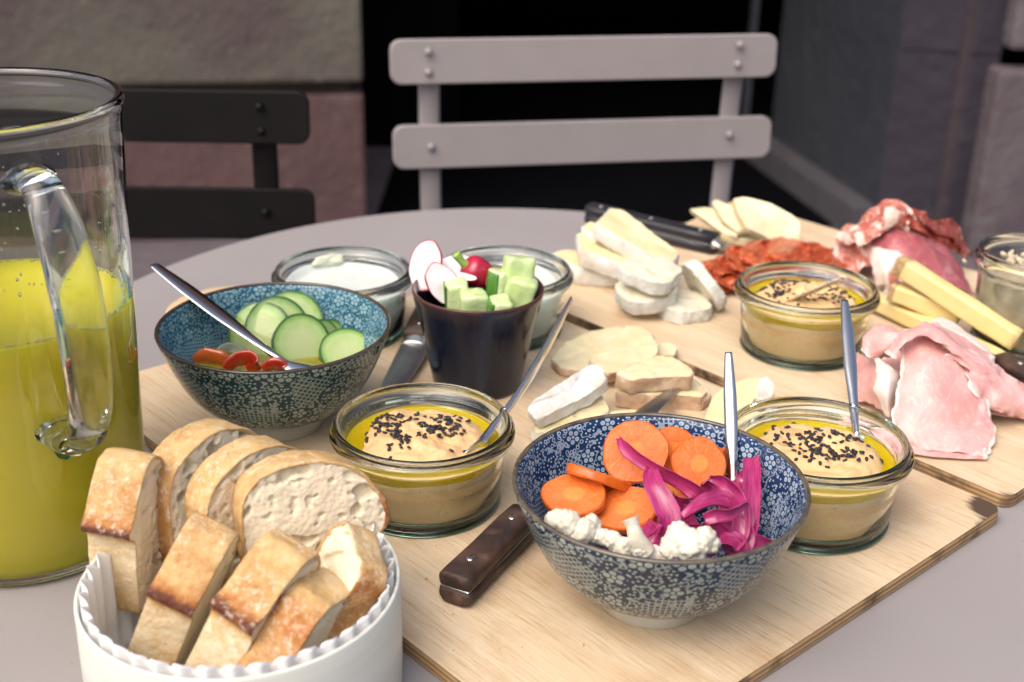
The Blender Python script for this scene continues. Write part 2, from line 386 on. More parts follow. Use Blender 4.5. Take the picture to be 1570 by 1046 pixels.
bl = thing('building', 'old sandstone house front with a black open doorway behind the cafe table', 'building', (-.404, 3.3, GZ), 0)
bl2 = link(bpy.data.objects.new('wall', None)); bl2.parent = bl; bl2.rotation_euler = (0, 0, radians(9))
def stn(x0, x1, y0, y1, z0, z1, m, par, bev=.012, nm='stone_block'): return box(nm, x0, x1, y0, y1, z0, z1, M[m], par, bev)
zz = lambda z: z - GZ
stn(-1.15, 0, 0.0, .9, 0, zz(-.36), 'st_pink', bl2); stn(-2.4, -1.158, 0.0, .9, 0, zz(-.36), 'st_pink', bl2)
stn(-3.6, -.03, .05, .9, zz(-.36), zz(-.325), 'mortar', bl2, .002, 'mortar_joint')
stn(-.93, 0, -.01, .9, zz(-.325), zz(.22), 'st_green', bl2); stn(-2.2, -.942, -.02, .9, zz(-.325), zz(.22), 'st_green', bl2)
for i, (z0, z1) in enumerate(((.23, .78), (.79, 1.3), (1.31, 1.85), (1.86, 2.4), (2.41, 3.0))):
    stn(-1.0 - .1 * (i % 2), 0, 0, .9, zz(z0), zz(z1), 'st_pink', bl2); stn(-2.4, -1.01 - .1 * (i % 2), 0, .9, zz(z0), zz(z1), 'st_green', bl2)
bl3 = link(bpy.data.objects.new('doorway', None)); bl3.parent = bl; bl3.location = (.404, -3.3, 0)
# reveal running back to the left, with its plinth
def prism(name, poly, z0, z1, m, par):
    n = len(poly); vv = [(x, y, z0) for x, y in poly] + [(x, y, z1) for x, y in poly]
    ff = [(i, (i + 1) % n, n + (i + 1) % n, n + i) for i in range(n)] + [tuple(range(n))[::-1], tuple(range(n, 2 * n))]
    return weld(mk(name, vv, ff, M[m], par, smooth=False), 1e-7)
prism('reveal_panel', [(1.0, 3.36), (.845, 4.12), (1.4, 4.12), (1.4, 3.42)], 0, zz(3), 'slate', bl3)
prism('plinth', [(.985, 3.33), (.93, 3.33), (.765, 4.14), (.84, 4.14), (.998, 3.365)], 0, zz(-.655), 'sill', bl3)
prism('pilaster', [(1.003, 3.36), (1.003, 3.46), (1.4, 3.46), (1.4, 3.30), (1.185, 3.30), (1.165, 3.315)], 0, zz(-.226), 'st_dark', bl3)
prism('pilaster', [(1.003, 3.36), (1.003, 3.46), (1.4, 3.46), (1.4, 3.30), (1.185, 3.30), (1.165, 3.315)], zz(-.222), zz(3), 'st_dark', bl3)
prism('edge_bead', [(1.150, 3.312), (1.150, 3.33), (1.175, 3.33), (1.175, 3.306)], 0, zz(3), 'bead', bl3)
stn(1.225, 2.6, 3.22, 3.9, 0, zz(-.25), 'st_grey', bl3); stn(1.25, 2.6, 3.24, 3.9, zz(-.20), zz(.5), 'st_grey', bl3)
stn(1.25, 2.6, 3.30, 3.9, zz(-.25), zz(-.20), 'black', bl3, .001, 'mortar_joint')
for z0, z1 in ((.51, 1.1), (1.11, 1.8), (1.81, 3.0)): stn(1.22, 2.6, 3.22, 3.9, zz(z0), zz(z1), 'st_pink', bl3)
stn(-.39, 1.2, 3.36, 4.1, zz(1.7), zz(3.0), 'st_pink', bl3, .01, 'lintel')
# dark room behind the doorway
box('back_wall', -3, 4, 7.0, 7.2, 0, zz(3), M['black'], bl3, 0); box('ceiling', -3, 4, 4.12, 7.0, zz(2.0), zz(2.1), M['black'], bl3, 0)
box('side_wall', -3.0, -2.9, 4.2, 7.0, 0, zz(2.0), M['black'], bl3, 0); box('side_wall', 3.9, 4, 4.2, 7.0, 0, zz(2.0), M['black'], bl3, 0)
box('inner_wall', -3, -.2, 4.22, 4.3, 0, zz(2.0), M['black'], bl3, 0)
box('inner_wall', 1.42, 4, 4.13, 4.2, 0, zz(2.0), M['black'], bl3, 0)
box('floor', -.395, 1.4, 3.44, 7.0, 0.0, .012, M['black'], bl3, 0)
box('door_frame', .745, .765, 4.10, 4.15, .02, zz(2.0), M['slate'], bl3, .002)

# ---------------------------------------------------------------- table
tb = thing('cafe_table', 'round-ended taupe metal table carrying the shared platter of food', 'table', (0, .8, GZ))
def tab_out(off=0):
    o = []
    for i in range(97):
        a = pi * i / 96; rx = .412 if cos(a) > 0 else .372
        o.append(V(((rx - off) * cos(a) + (0), .03 + (.42 - off) * sin(a), 0)))
    return o + [V((-.372 + off, -.15, 0)), V((-.372 + off, -.33, 0))] + [V((-.30, -.42 + off, 0)), V((-.2, -.45 + off, 0)), V((.25, -.45 + off, 0)), V((.36, -.42 + off, 0))] + [V((.412 - off, -.33, 0)), V((.412 - off, -.15, 0))]
def flat(name, O, zs, mat_, par):
    n = len(O[0]); vv, ff = [], []
    for o, z in zip(O, zs): vv += [V((p.x, p.y, z)) for p in o]
    for a in range(len(O) - 1):
        for i in range(n): ff.append((a * n + i, a * n + (i + 1) % n, (a + 1) * n + (i + 1) % n, (a + 1) * n + i))
    ff.append(tuple(range(n))[::-1]); ff.append(tuple((len(O) - 1) * n + i for i in range(n)))
    o = mk(name, vv, ff, mat_, par, smooth=False); return weld(o, 1e-7)
zt = TZ - GZ
flat('tabletop', [tab_out(.012), tab_out(.001), tab_out(0), tab_out(.0015), tab_out(.004)], [zt - .022, zt - .018, zt - .006, zt - .0015, zt], M['table'], tb)
for x, y in ((-.25, -.25), (.3, -.25), (-.25, .22), (.28, .22)):
    vv, ff, uv = sweep([V((x, y, 0)), V((x * .9, y * .9, .35)), V((x * .8, y * .8, zt - .02))], [.012, .012], [.012, .012], V((1, 0, 0)), n=8)
    weld(mk('leg', vv, ff, M['paint_light'], tb))
box('under_frame', -.2, .24, -.2, .18, zt - .045, zt - .0225, M['paint_light'], tb, .003)

# ---------------------------------------------------------------- chairs
def round_slat(name, w, h, t, mat_, par, loc, r=.012):
    O = []
    for cx, cz, a0 in ((w - r, h - r, 0), (-w + r, h - r, 90), (-w + r, -h + r, 180), (w - r, -h + r, 270)):
        for i in range(7): a = radians(a0 + i * 15); O.append((cx + r * cos(a), cz + r * sin(a)))
    n = len(O); vv, ff = [], []
    for y, s in ((-t / 2, .0012), (-t / 2 + .0012, 0), (t / 2 - .0012, 0), (t / 2, .0012)):
        for x, z in O: vv.append((x - s * (1 if x > 0 else -1), y, z - s * (1 if z > 0 else -1)))
    for a in range(3):
        for i in range(n): ff.append((a * n + i, a * n + (i + 1) % n, (a + 1) * n + (i + 1) % n, (a + 1) * n + i))
    ff.append(tuple(range(n))); ff.append(tuple(3 * n + i for i in range(n - 1, -1, -1)))
    o = weld(mk(name, vv, ff, mat_, par, smooth=False), 1e-7); o.location = loc; return o
def chair(label, loc, rz, mat_, hw, slats, px, pw, rivets):
    c = thing('folding_chair', label, 'chair', loc, rz, 'folding bistro chairs behind the table')
    rv = None
    for z0, z1 in slats:
        lo_ = z1 < .06 and hw > .21
        s = round_slat('slat', hw + (.002 if lo_ else 0), (z1 - z0) / 2, .008, mat_, c, (.004 if lo_ else 0, -.006 + .08 * (.1 - z0), zz((z0 + z1) / 2)))
        s.rotation_euler = (radians(-4), 0, 0)
    for x, z in rivets:
        if rv is None:
            vv, ff, uv = lathe([(0, .0042), (.0022, .0038), (.0036, .0024), (.0045, 0), (.0045, -.001), (0, -.001)], 14)
            rv = weld(mk('rivet', vv, ff, mat_, c)); o = rv
        else: o = link(rv.copy()); o.parent = c
        o.rotation_euler = (pi / 2, 0, 0); o.location = (x, -.0105 + .08 * (.1 - z), zz(z))
    for sx in (-1, 1):
        x = sx * px; top = zz(slats[0][1] - .006)
        vv, ff, uv = sweep([V((x, .002, top)), V((x + sx * -.001, .009, zz(.02))), V((x - sx * .003, .0, zz(-.12))), V((x - sx * .004, -.09, .42)), V((x, -.25, .2)), V((x, -.40, 0))], [pw / 2] * 2, [.0035] * 2, V((1, 0, 0)), n=50, seg=8)
        weld(mk('post', vv, ff, mat_, c))
        vv, ff, uv = sweep([V((x * .88, -.38, .44)), V((x * .88, -.12, .2)), V((x * .88, .03, 0))], [.011] * 2, [.0035] * 2, V((1, 0, 0)), n=16, seg=8)
        weld(mk('leg', vv, ff, mat_, c))
    for i in range(6): round_slat('seat_slat', hw - .02, .024, .008, mat_, c, (0, -.37 + i * .058, .455)).rotation_euler = (pi / 2, 0, 0)
    return c
chair('light taupe slatted folding chair facing the table in front of the black doorway', (.0755, 1.387, GZ), math.atan2(.08, .42), M['paint_light'], .2155, ((.096, .143), (.001, .049)), .173, .0235,
      [(-.175, .131), (-.175, .109), (.17, .133), (.17, .111), (-.172, .026), (.17, .030)])
chair('dark brown slatted folding chair behind the glass pitcher', (-.407, 1.243, GZ), radians(1), M['paint_dark'], .20, ((.0555, .108), (-.049, .005)), .152, .026,
      [(.152, .094), (.152, .069), (-.152, .094), (-.152, .069), (.150, -.018), (-.15, -.018)])

# ---------------------------------------------------------------- serving boards
LD = V((.676, -.737, 0)); ND = V((.737, .676, 0))
def rpoly(P, r):
    out = []; n = len(P)
    for i in range(n):
        a, b, c = P[i - 1], P[i], P[(i + 1) % n]; p = b + (a - b).normalized() * r; q = b + (c - b).normalized() * r
        for j in range(9): t = j / 8; out.append(p * (1 - t) ** 2 + b * 2 * t * (1 - t) + q * t * t)
        m = 40
        nx = c + (b - c).normalized() * r
        for j in range(1, m): out.append(q.lerp(nx, j / m))
    return out
def board(label, P, burns, t=.0088, r=.010):
    O = rpoly(P, r); N = len(O); C = sum(O, V((0, 0, 0))) / N; n = N
    ang = atan2(LD.y, LD.x); Rm = Matrix.Rotation(-ang, 3, 'Z')
    vv, ff, mi, tc = [], [], [], []
    def toast(p):
        b = 0
        for q, rad, s in burns: b = max(b, s * max(0, 1 - (p - q).length / rad))
        d = min((p - O[i]).length for i in range(0, N, 4)); b = max(b, .30 * math.exp(-d / .004))
        for e0, e1, w_, s in [(P[1], P[2], .010, 1.0)]:
            ab = e1 - e0; tt = max(0, min(1, (p - e0).dot(ab) / ab.length_squared)); dd = (p - e0 - ab * tt).length
            b = max(b, s * math.exp(-dd / w_) * max(0, .25 + 1.6 * nz(p, 16, 3)))
        return b
    ss = [.02, .3, .5, .65, .75, .82, .87, .91, .94, .96, .975, .985, .993, .998]; rows = []
    for s in ss: rows.append((s, 0, 0))
    rows += [(1, -.0012, 1), (1, -t + .001, 1), (.997, -t, 1), (.02, -t, 1)]
    for s, z, m in rows:
        for p in O:
            q = C + (p - C) * s; vv.append(Rm @ (q - C) + V((0, 0, z))); tc.append(toast(q) if z == 0 else .5)
    for a in range(len(rows) - 1):
        for i in range(N): ff.append((a * N + i, (a + 1) * N + i, (a + 1) * N + (i + 1) % N, a * N + (i + 1) % N)); mi.append(1 if rows[a + 1][2] else 0)
    ff.append(tuple(range(N))); mi.append(0); ff.append(tuple((len(rows) - 1) * N + i for i in range(N - 1, -1, -1))); mi.append(1)
    o = weld(mk('serving_board', vv, ff, [M['board'], M['ply']], smooth=False, mi=mi, col=tc, loc=C), 1e-7)
    o.rotation_euler = (0, 0, ang); return tag(o, label, 'serving board', 'plywood serving boards')
def sn(s, n, z=0): p = LD * s + ND * n; p.z = z; return p
board('plywood serving board nearest the viewer, with a burnt right corner, under the printed bowls',
      [sn(-.775, .6585), sn(-.2805, .6585), sn(-.284, .3095), sn(-.785, .314)], [(sn(-.2815, .655), .028, 2.1), (sn(-.30, .45), .02, .8)])
board('plywood serving board farther back, carrying the charcuterie and goat cheese',
      [sn(-.775, 1.022), sn(-.284, 1.022), sn(-.284, .671), sn(-.713, .671)], [(sn(-.285, .673), .02, .9)])
cs = G(372, 463, -.003); turned('round_board', [(0, TZ), (.050, TZ), (.052, TZ + .001), (.052, -.0035), (.050, -.002), (0, -.002)], M['coaster'], seg=64, loc=(-.228, .945, 0))
tag(bpy.data.objects['round_board'], 'small round pale wooden board peeping out behind the teal bowl', 'wooden board')

# ---------------------------------------------------------------- pitcher and lemonade
PC = V((-.2735, .623, TZ))
pit = thing('glass_pitcher', 'large clear glass pitcher with a looped handle, half full of lemonade', 'pitcher', PC)
hgt = .250
def pr(z): return .0640 + .0095 * (z / hgt) ** 1.2
out = [(0, .0)] + [(.056, 0), (.0612, .0015), (.0635, .005)] + [(pr(z), z) for z in (.01, .03, .06, .09, .12, .15, .18, .21, .239)]
out += [(pr(.243) + .0006, .243), (pr(.247) + .0012, .247), (pr(.25) + .0004, .2505), (pr(.25) - .0016, .2515), (pr(.25) - .0036, .2505), (pr(.247) - .0040, .247), (pr(.243) - .0034, .243)]
out += [(pr(z) - .003, z) for z in (.235, .21, .18, .15, .12, .09, .06, .03, .012)] + [(.0572, .0065), (.05, .0052), (0, .005)]
turned('glass_body', out, M['glass'], pit, 128)
ha = radians(-49.5); hd = V((cos(ha), sin(ha), 0)); hs = V((-hd.y, hd.x, 0))
hp = [(.0, .2260), (.009, .2275), (.020, .2245), (.033, .210), (.044, .184), (.0485, .155), (.048, .128), (.041, .107), (.029, .095), (.014, .0915), (.0, .092)]
hp = [hd * (pr(z) - .0012 + r) + V((0, 0, z)) for r, z in hp]
vv, ff, uv = sweep(hp, [.0135, .0095, .0100, .0118, .0125, .012, .0115, .0105, .010, .0115, .0135], [.0075, .005, .0042, .0038, .0036, .0036, .0036, .004, .0048, .006, .0075], hs, seg=24, n=90, dish=[.001, .0015, .002, .002, .002, .002, .002, .002, .001, 0, 0])
weld(mk('handle', vv, ff, M['glass'], pit, uv=uv), 1e-7)
def lemonade():
    k = NT('lemonade'); v = k.co(rnd=False)
    sx = k.n('SeparateXYZ'); k.l(v, sx.inputs[0])
    c = k.mix(k.ramp(k.noise(v, 14, 3), .3, .7), (.88, .76, .045), (.82, .70, .036))
    k.set(col=c, rough=.05, trans=.30, ior=1.34, sss=.6, srad=(.03, .028, .004), sscale=1.0)
    return k.m
M['lemonade'] = lemonade()
LV = .143
lp = [(0, .0048), (.05, .005), (.0574, .0062)] + [(pr(z) - .0028, z) for z in (.012, .03, .06, .09, .12, LV - .003)] + [(pr(LV) - .0027, LV - .0008), (pr(LV) - .0040, LV - .0014), (pr(LV) - .0065, LV - .002), (0, LV - .002)]
lm = turned('lemonade', lp, M['lemonade'], seg=128, loc=PC); tag(lm, 'cloudy yellow-green lemonade filling the lower half of the glass pitcher', 'drink')
# bubbles of froth where the drink meets the glass
import bmesh
def blobs(name, items, m, seg=1, **tg):
    """many small rounded bits joined in one mesh; items: (pos, (sx,sy,sz), rot euler)"""
    ico = bmesh.new(); bmesh.ops.create_icosphere(ico, subdivisions=seg, radius=1); iv = [q.co.copy() for q in ico.verts]; fi = [[q.index for q in f_.verts] for f_ in ico.faces]; ico.free()
    vv, ff = [], []; C = items[0][0]
    for p, s, r in items:
        R = r.to_matrix() if hasattr(r, 'to_matrix') else r; b = len(vv)
        for q in iv: vv.append(R @ V((q.x * s[0], q.y * s[1], q.z * s[2])) + p - C)
        ff += [[b + i for i in f_] for f_ in fi]
    return tag(mk(name, vv, ff, m, loc=C), **tg)
from mathutils import Euler
M['froth'] = mat('froth', (.62, .64, .45), rough=.15, trans=.5)
it = []
for i in range(420):
    a = random.uniform(0, 2 * pi); r = pr(LV) - .0036 - abs(random.gauss(0, .0012)); s = random.uniform(.0003, .0009)
    it.append((PC + V((r * cos(a), r * sin(a), LV - .0012)), (s, s, s * .7), Euler((0, 0, 0))))
blobs('froth', it, M['froth'], label='thin ring of froth where the lemonade meets the pitcher wall', cat='froth', kind='stuff')
it = []
for i in range(160):
    a = random.choice((random.uniform(-1.4, 1.0), random.uniform(1.2, 3.2))); z = LV + .022 + abs(random.gauss(0, .03))
    if z > .232: continue
    r = pr(z) - .0030; s = random.uniform(.0003, .0010); it.append((PC + V((r * cos(a), r * sin(a), z)), (s * .5 + .0001, s, s * random.uniform(.8, 1.6)), Euler((0, 0, a))))
M['drop'] = NT('water_drop').set(col=(1, 1, 1), rough=0, trans=1.0, ior=1.33)
blobs('water_droplets', it, M['drop'], label='small water droplets clinging inside the upper pitcher wall', cat='droplets', kind='stuff')
M['mint'] = mat('mint_leaf', (.02, .07, .012), (.035, .11, .02), sc=200, rough=.4)
ml = pslab('mint_leaf', [PC + V((x, y, z)) for x, y, z in ((.0395, -.0560, .083), (.0440, -.0530, .080), (.0485, -.0495, .079), (.0455, -.0525, .075), (.0415, -.0552, .0775))], .0006, M['mint'], 'small dark green leaf scrap floating by the lower handle joint of the pitcher', 'leaf', rings=3, amp=.0003)

# ---------------------------------------------------------------- printed bowls
BO = [(.0282, .0115), (.036, .0138), (.0475, .0208), (.0578, .0322), (.0657, .0472), (.0712, .0610), (.0745, .0702)]
BO = sprof(BO, 22)
def bin_(z):                               # inside radius at height z
    for i in range(len(BO) - 1):
        if BO[i][1] <= z <= BO[i + 1][1]:
            f_ = (z - BO[i][1]) / (BO[i + 1][1] - BO[i][1]); return BO[i][0] + f_ * (BO[i + 1][0] - BO[i][0]) - .0033
    return .02
def bowl(label, c, mo, mi_, mr):
    t = thing('printed_bowl', label, 'bowl', c, 0, 'Japanese style printed bowls')
    inn = [(r - .0030 * (1 if z > .012 else .6), z + (.0022 if z < .03 else .001)) for r, z in BO]
    a = BO[:-1] + [(.0740, .0704)]; b = [(.0722, .0704)] + inn[::-1][1:] + [(.012, .0095), (0, .0092)]
    turned('outer_wall', [(0, .0112)] + a + [(.0731, .0706)], mo, t, 128)
    turned('inner_wall', [(0.0, .0130)] + [(.012, .0133)] + inn[:-1] + [(.0722, .0704), (.0731, .0705)], mi_, t, 128)
    turned('rim', [(.0731 + .0014 * cos(q), .0706 + .0011 * sin(q)) for q in [2 * pi * i / 14 for i in range(14)]], mr, t, 128)
    turned('foot', [(0, .0075), (.0235, .0072), (.0250, 0), (.0272, 0), (.0280, .0008), (.0284, .006), (.0292, .0125), (.027, .0126), (0, .0126)], M['china_foot'], t, 96)
    return t
B1 = V((-.1524, .7431, 0)); B2 = V((.0758, .5533, 0))
bowl('teal flower-printed bowl with a dark rim, holding cucumber slices in oil', B1, M['china_teal'], M['china_teal_in'], M['rim_brown'])
bowl('dark blue flower-printed bowl holding carrots, pickled onion and cauliflower', B2, M['china_blue'], M['china_blue_in'], M['rim_olive'])

# ---------------------------------------------------------------- jars
JO = [(0, .002), (.030, .0015), (.038, 0), (.0428, .0006), (.0448, .0030), (.0456, .008), (.0468, .020), (.0477, .032), (.0482, .0385), (.0486, .0402), (.0512, .0415), (.0534, .0432), (.0540, .0452), (.0537, .0472), (.0522, .0482),
      (.0512, .0490), (.0514, .0506), (.0506, .0520), (.0490, .0522), (.0480, .0512), (.0474, .0485), (.0462, .0468), (.0452, .0455), (.0448, .0430), (.0443, .036), (.0437, .024), (.0428, .010), (.0405, .0058), (.036, .0045), (0, .0042)]
def jar(label, c, grp='glass preserve jars filled with dips', sc=1.0, hs_=1.0):
    t = thing('glass_jar', label, 'jar', c, 0, grp)
    turned('glass_body', [(r * sc, z * (hs_ if z > .01 else 1)) for r, z in JO], M['jar_glass'], t, 112)
    turned('foot_ring', [((.0437 + .0022 * cos(q)) * sc, .0024 + .0022 * sin(q)) for q in [2 * pi * i / 10 for i in range(10)]], M['glass_foot'], t, 96)
    return t
JA = V((-.0509, .6501, 0)); JB = V((.1764, .6412, 0)); JC = V((.2204, .8843, 0))
JDc = G(526, 419, .048); JD = V((JDc.x, JDc.y, 0)); JEc = G(772, 417.5, .048); JE = V((JEc.x, JEc.y, 0)); JFc = G(1592, 391, .072); JF = V((JFc.x, JFc.y, 0))
jar('glass jar of hummus with black seeds and oil, in front of the dark cup', JA)
jar('glass jar of hummus beside the blue bowl, nearest the board\'s burnt corner', JB)
jar('glass jar of hummus with a flat spreader stuck in, near the sausage slices', JC)
jar('glass jar of white yogurt sauce directly behind the teal bowl', JD)
jar('glass jar of white yogurt sauce half hidden behind the dark cup', JE)
jar('tall glass jar of beige spread cut by the right edge of the photo', JF, sc=.84, hs_=1.45)

def hum_mat():
    k = NT('hummus'); v = k.co(rnd=False)
    c = k.mix(k.ramp(k.noise(v, 45, 5), .3, .7), (.76, .50, .25), (.71, .45, .21)); c = k.mix(k.ramp(k.noise(v, 330, 2), .70, .75), c, (.50, .28, .12))
    k.set(col=c, rough=.42); k.bump(k.noise(v, 220, 6, .65), .8, .0014); return k.m
M['hummus'] = hum_mat()
def hum_h(x, y, sd):
    r = sqrt(x * x + y * y); a = atan2(y, x)
    b = .0330 + .0130 * (1 - min(1, (r / .0415)) ** 4.5)
    sw = .0013 * sin(a * 2 + r * 260 + sd) * max(0, 1 - (r / .037) ** 2)
    fl = .0028 * nz((x, y, 0), 60, sd) + .0014 * nz((x, y, 0), 150, sd + 1) + .0010 * nz((x, y, 0), 260, sd + 2) + .0016 * sin(r * 420 + a * 3 + 2 * nz((x, y, 0), 50, sd)) * max(0, nz((x, y, 0), 30, sd + 6) + .2)
    return b + (sw + fl) * (1 if r < .038 else max(0, (.0435 - r) / .0055)) + (.0022 * nz((x, y, 0), 30, sd + 4) if r > .03 else 0)
def filling(name, label, cat, grp, c, hf, m, rr=.0437, zb=.0046, oz=None):
    vv, ff = [], []; N = 96; R = 36
    for j in range(R + 1):
        r = .00001 + rr * j / R
        for i in range(N): a = 2 * pi * i / N; x, y = r * cos(a), r * sin(a); vv.append(V((x, y, hf(x, y))))
    for r, z in ((rr + .0003, .028), (rr - .0003, .020), (rr - .0010, .0100), (rr - .0030, .0062), (.036 * rr / .0437, zb), (.0001, zb - .0002)):
        for i in range(N): a = 2 * pi * i / N; vv.append(V((r * cos(a), r * sin(a), z)))
    nr = len(vv) // N
    for a in range(nr - 1):
        for i in range(N): ff.append((a * N + i, a * N + (i + 1) % N, (a + 1) * N + (i + 1) % N, (a + 1) * N + i))
    ff.append(tuple(range(N))); ff.append(tuple((nr - 1) * N + i for i in range(N)))
    return tag(weld(mk(name, vv, ff, m, loc=c), 1e-6), label, cat, grp)
M['oil'] = NT('olive_oil').set(col=(.86, .76, .02), rough=.03, trans=.62, ior=1.46)
M['oil'].node_tree.nodes['Principled BSDF'].inputs['Base Color'].default_value = (.88, .72, .015, 1)
def oil(label, c, zt_, zb_, rr, rin, sx=.0443):
    O = [(rin, zb_), (rin, zt_ - .0006), (rin + .0006, zt_), (sx - .0018, zt_), (sx + .0001, zt_ + .0007), (sx + .0002, zt_ - .001), (sx - .0002, zb_ + .003), (sx - .001, zb_)]
    return tag(turned('oil_layer', O, M['oil'], seg=96, loc=c), label, 'oil', 'olive oil on the hummus')
M['seed'] = mat('black_seed', (.012, .011, .016), (.03, .027, .035), sc=900, rough=.4)
def seeds(label, c, sd, clusters, n, flat_=False):
    rs = random.Random(sd); it = []
    for i in range(n):
        cx, cy, sp = rs.choice(clusters); x = cx + rs.gauss(0, sp); y = cy + rs.gauss(0, sp * .8)
        if x * x + y * y > .0385 ** 2: continue
        z = hum_h(x, y, sd) + .0006 + (rs.random() * .0010 if sp < .006 else 0)
        it.append((c + V((x, y, z)), (.00185, .00115, .0007), Euler((rs.uniform(-.5, .5), rs.uniform(-.5, .5), rs.uniform(0, 6.28)))))
    return blobs('sesame_seeds', it, M['seed'], label=label, cat='seeds', kind='stuff', group='black sesame seeds on the hummus')
grp = 'hummus in the glass jars'
for c, sd, lab, cl, n in ((JA, 1, 'in the jar before the dark cup', [(-.020, .012, .0055), (-.016, -.002, .0055), (-.021, .004, .007), (.011, .009, .0065), (.006, .002, .006), (.018, .012, .006), (-.008, -.018, .004), (.014, -.002, .004), (.0, .0, .02)], 190),
                      (JB, 2, 'in the jar right of the blue bowl', [(-.024, .010, .008), (-.005, .012, .009), (.012, .006, .007), (-.004, -.010, .008), (.016, -.012, .005), (0, 0, .02)], 170),
                      (JC, 3, 'in the rear jar near the sausage', [(-.004, .024, .007), (.022, .002, .008), (-.024, .010, .006), (.012, -.016, .008), (-.022, -.004, .004), (0, 0, .022)], 150)):
    filling('hummus', 'smooth beige hummus ' + lab, 'hummus', grp, c, (lambda x, y, sd=sd: hum_h(x, y, sd)), M['hummus'])
    oil('yellow olive oil pooled around the hummus ' + lab, c, .0388, .0325, .0, .026)
    seeds('black sesame seeds scattered on the hummus ' + lab, c, sd, cl, n)
M['yog'] = mat('yogurt_sauce', (.64, .67, .63), (.58, .62, .57), sc=60, rough=.35, sss=.2, srad=(.01, .01, .01), sscale=.2, c3=(.25, .42, .25), sc3=420, lo3=.70, hi3=.74)
def yog_h(sd): return lambda x, y: .0375 + .0006 * nz((x, y, 0), 60, sd) + (.006 * max(0, (sqrt(x * x + y * y) - .038) / .006) * max(0, nz((atan2(y, x), 0, 0), 1.2, sd) + .45))
filling('yogurt_sauce', 'white herbed yogurt in the jar behind the teal bowl', 'sauce', 'yogurt sauces', JD, yog_h(1), M['yog'])
filling('yogurt_sauce', 'white herbed yogurt in the jar behind the dark cup', 'sauce', 'yogurt sauces', JE, yog_h(5), M['yog'])
M['cream'] = mat('cream_smear', (.75, .78, .62), (.70, .72, .55), sc=200, rough=.4)
sm_ = pslab('cream_smear', [JD + V((.0425 * cos(a), .0425 * sin(a), z)) for a, z in ((1.75, .049), (2.2, .0485), (2.35, .043), (2.0, .040), (1.7, .042))], .0022, M['cream'], 'pale smear of cream stuck on the far inner wall of the yogurt jar', 'smear', ext=(.3, -1, 0), rings=4, amp=.0015, nf=200)
M['rill'] = mat('beige_spread', (.46, .36, .26), (.36, .27, .18), sc=90, rough=.55, bump=.5, bsc=260, c3=(.10, .16, .05), sc3=230, lo3=.70, hi3=.73)
filling('meat_spread', 'coarse beige spread with green herbs in the right-hand tall jar', 'spread', None, JF, lambda x, y: .055 + .004 * nz((x, y, 0), 90, 2) + .010 * max(0, 1 - sqrt(x * x + y * y) / .03), M['rill'], rr=.0366)
it = []
for i in range(60):
    x, y = random.gauss(-.008, .010), random.gauss(0, .010); s = random.uniform(.0015, .0035)
    it.append((JF + V((x, y, .064 + random.uniform(-.002, .006) - 4 * (x + .008) ** 2)), (s * 1.5, s, s * .7), Euler((random.random() * 3, random.random() * 3, random.random() * 3))))
M['crumbs'] = mat('chopped_topping', (.62, .52, .38), (.4, .32, .22), sc=300, rough=.6)
blobs('chopped_topping', it, M['crumbs'], label='chopped pale topping heaped on the spread in the right-hand jar', cat='topping', kind='stuff')

# ---------------------------------------------------------------- dark cup with radish and cucumber sticks
CC = G(733, 441, .073); CC.z = 0
def cup_mat():
    k = NT('dark_blue_glaze'); tc = k.n('TexCoord'); v = tc.outputs['Object']; sx = k.n('SeparateXYZ'); k.l(v, sx.inputs[0])
    mp = k.n('Mapping'); k.l(v, mp.inputs[0]); mp.inputs['Scale'].default_value = (1, 1, .12)
    st = k.noise(mp.outputs[0], 260, 4, .6)
    z = k.m_('ADD', sx.outputs[2], k.m_('MULTIPLY', k.m_('SUBTRACT', st, .5), .02))
    c = k.mix(k.ramp(z, .060, .0735), (.006, .009, .020), (.05, .032, .030)); c = k.mix(k.ramp(k.noise(mp.outputs[0], 60, 3), .5, .7), c, (.018, .026, .05))
    c = k.mix(k.ramp(sx.outputs[2], .0722, .0735), c, (.10, .035, .022))
    k.set(col=c, rough=.12, spec=.35); k.bump(k.noise(v, 90, 2), .1, .001); return k.m
M['cup'] = cup_mat()
cup = turned('beaker', [(0, .002), (.026, .0015), (.0285, 0), (.0305, .001), (.0315, .004), (.0345, .02), (.0385, .04), (.0425, .058), (.0452, .070), (.0456, .0728), (.0448, .0738), (.0435, .0730), (.0400, .058), (.036, .040), (.032, .02), (.028, .0065), (0, .0055)], M['cup'], seg=112, loc=CC)
tag(cup, 'dark blue glazed beaker packed with radish and cucumber sticks', 'cup')
def radish_mat(skin=False):
    k = NT('radish'); uv = k.n('TexCoord').outputs['UV']; sx = k.n('SeparateXYZ'); k.l(uv, sx.inputs[0]); v = k.co()
    c = k.mix(k.ramp(sx.outputs[0], .90, .99), (.80, .74, .74), (.70, .30, .38)); k.set(col=c, rough=.3, sss=.2, srad=(.01, .006, .006), sscale=.2); k.bump(k.noise(v, 200, 3), .1, .0004); return k.m
M['radish'] = radish_mat(); M['rskin'] = mat('radish_skin', (.48, .012, .045), (.33, .01, .04), sc=90, rough=.2, coat=.4)
M['rstem'] = mat('radish_stem', (.25, .42, .08), (.35, .5, .14), sc=200, rough=.4)
rg = 'radish slices in the dark beaker'
disc('radish_slice', G(652, 408, .083), .0185, (-.35, -1, .45), .0028, [M['radish'], M['rskin']], 'tallest white radish slice with a pink edge, at the left of the beaker', 'radish', rg, asp=.66, x=(.12, .2, 1), wob=.1)
disc('radish_slice', G(679, 434, .078), .0155, (.25, -1, .35), .0030, [M['radish'], M['rskin']], 'pointed white radish slice standing in front of the tallest one', 'radish', rg, asp=.72, x=(.4, 0, -1), wob=.2, seed=4)
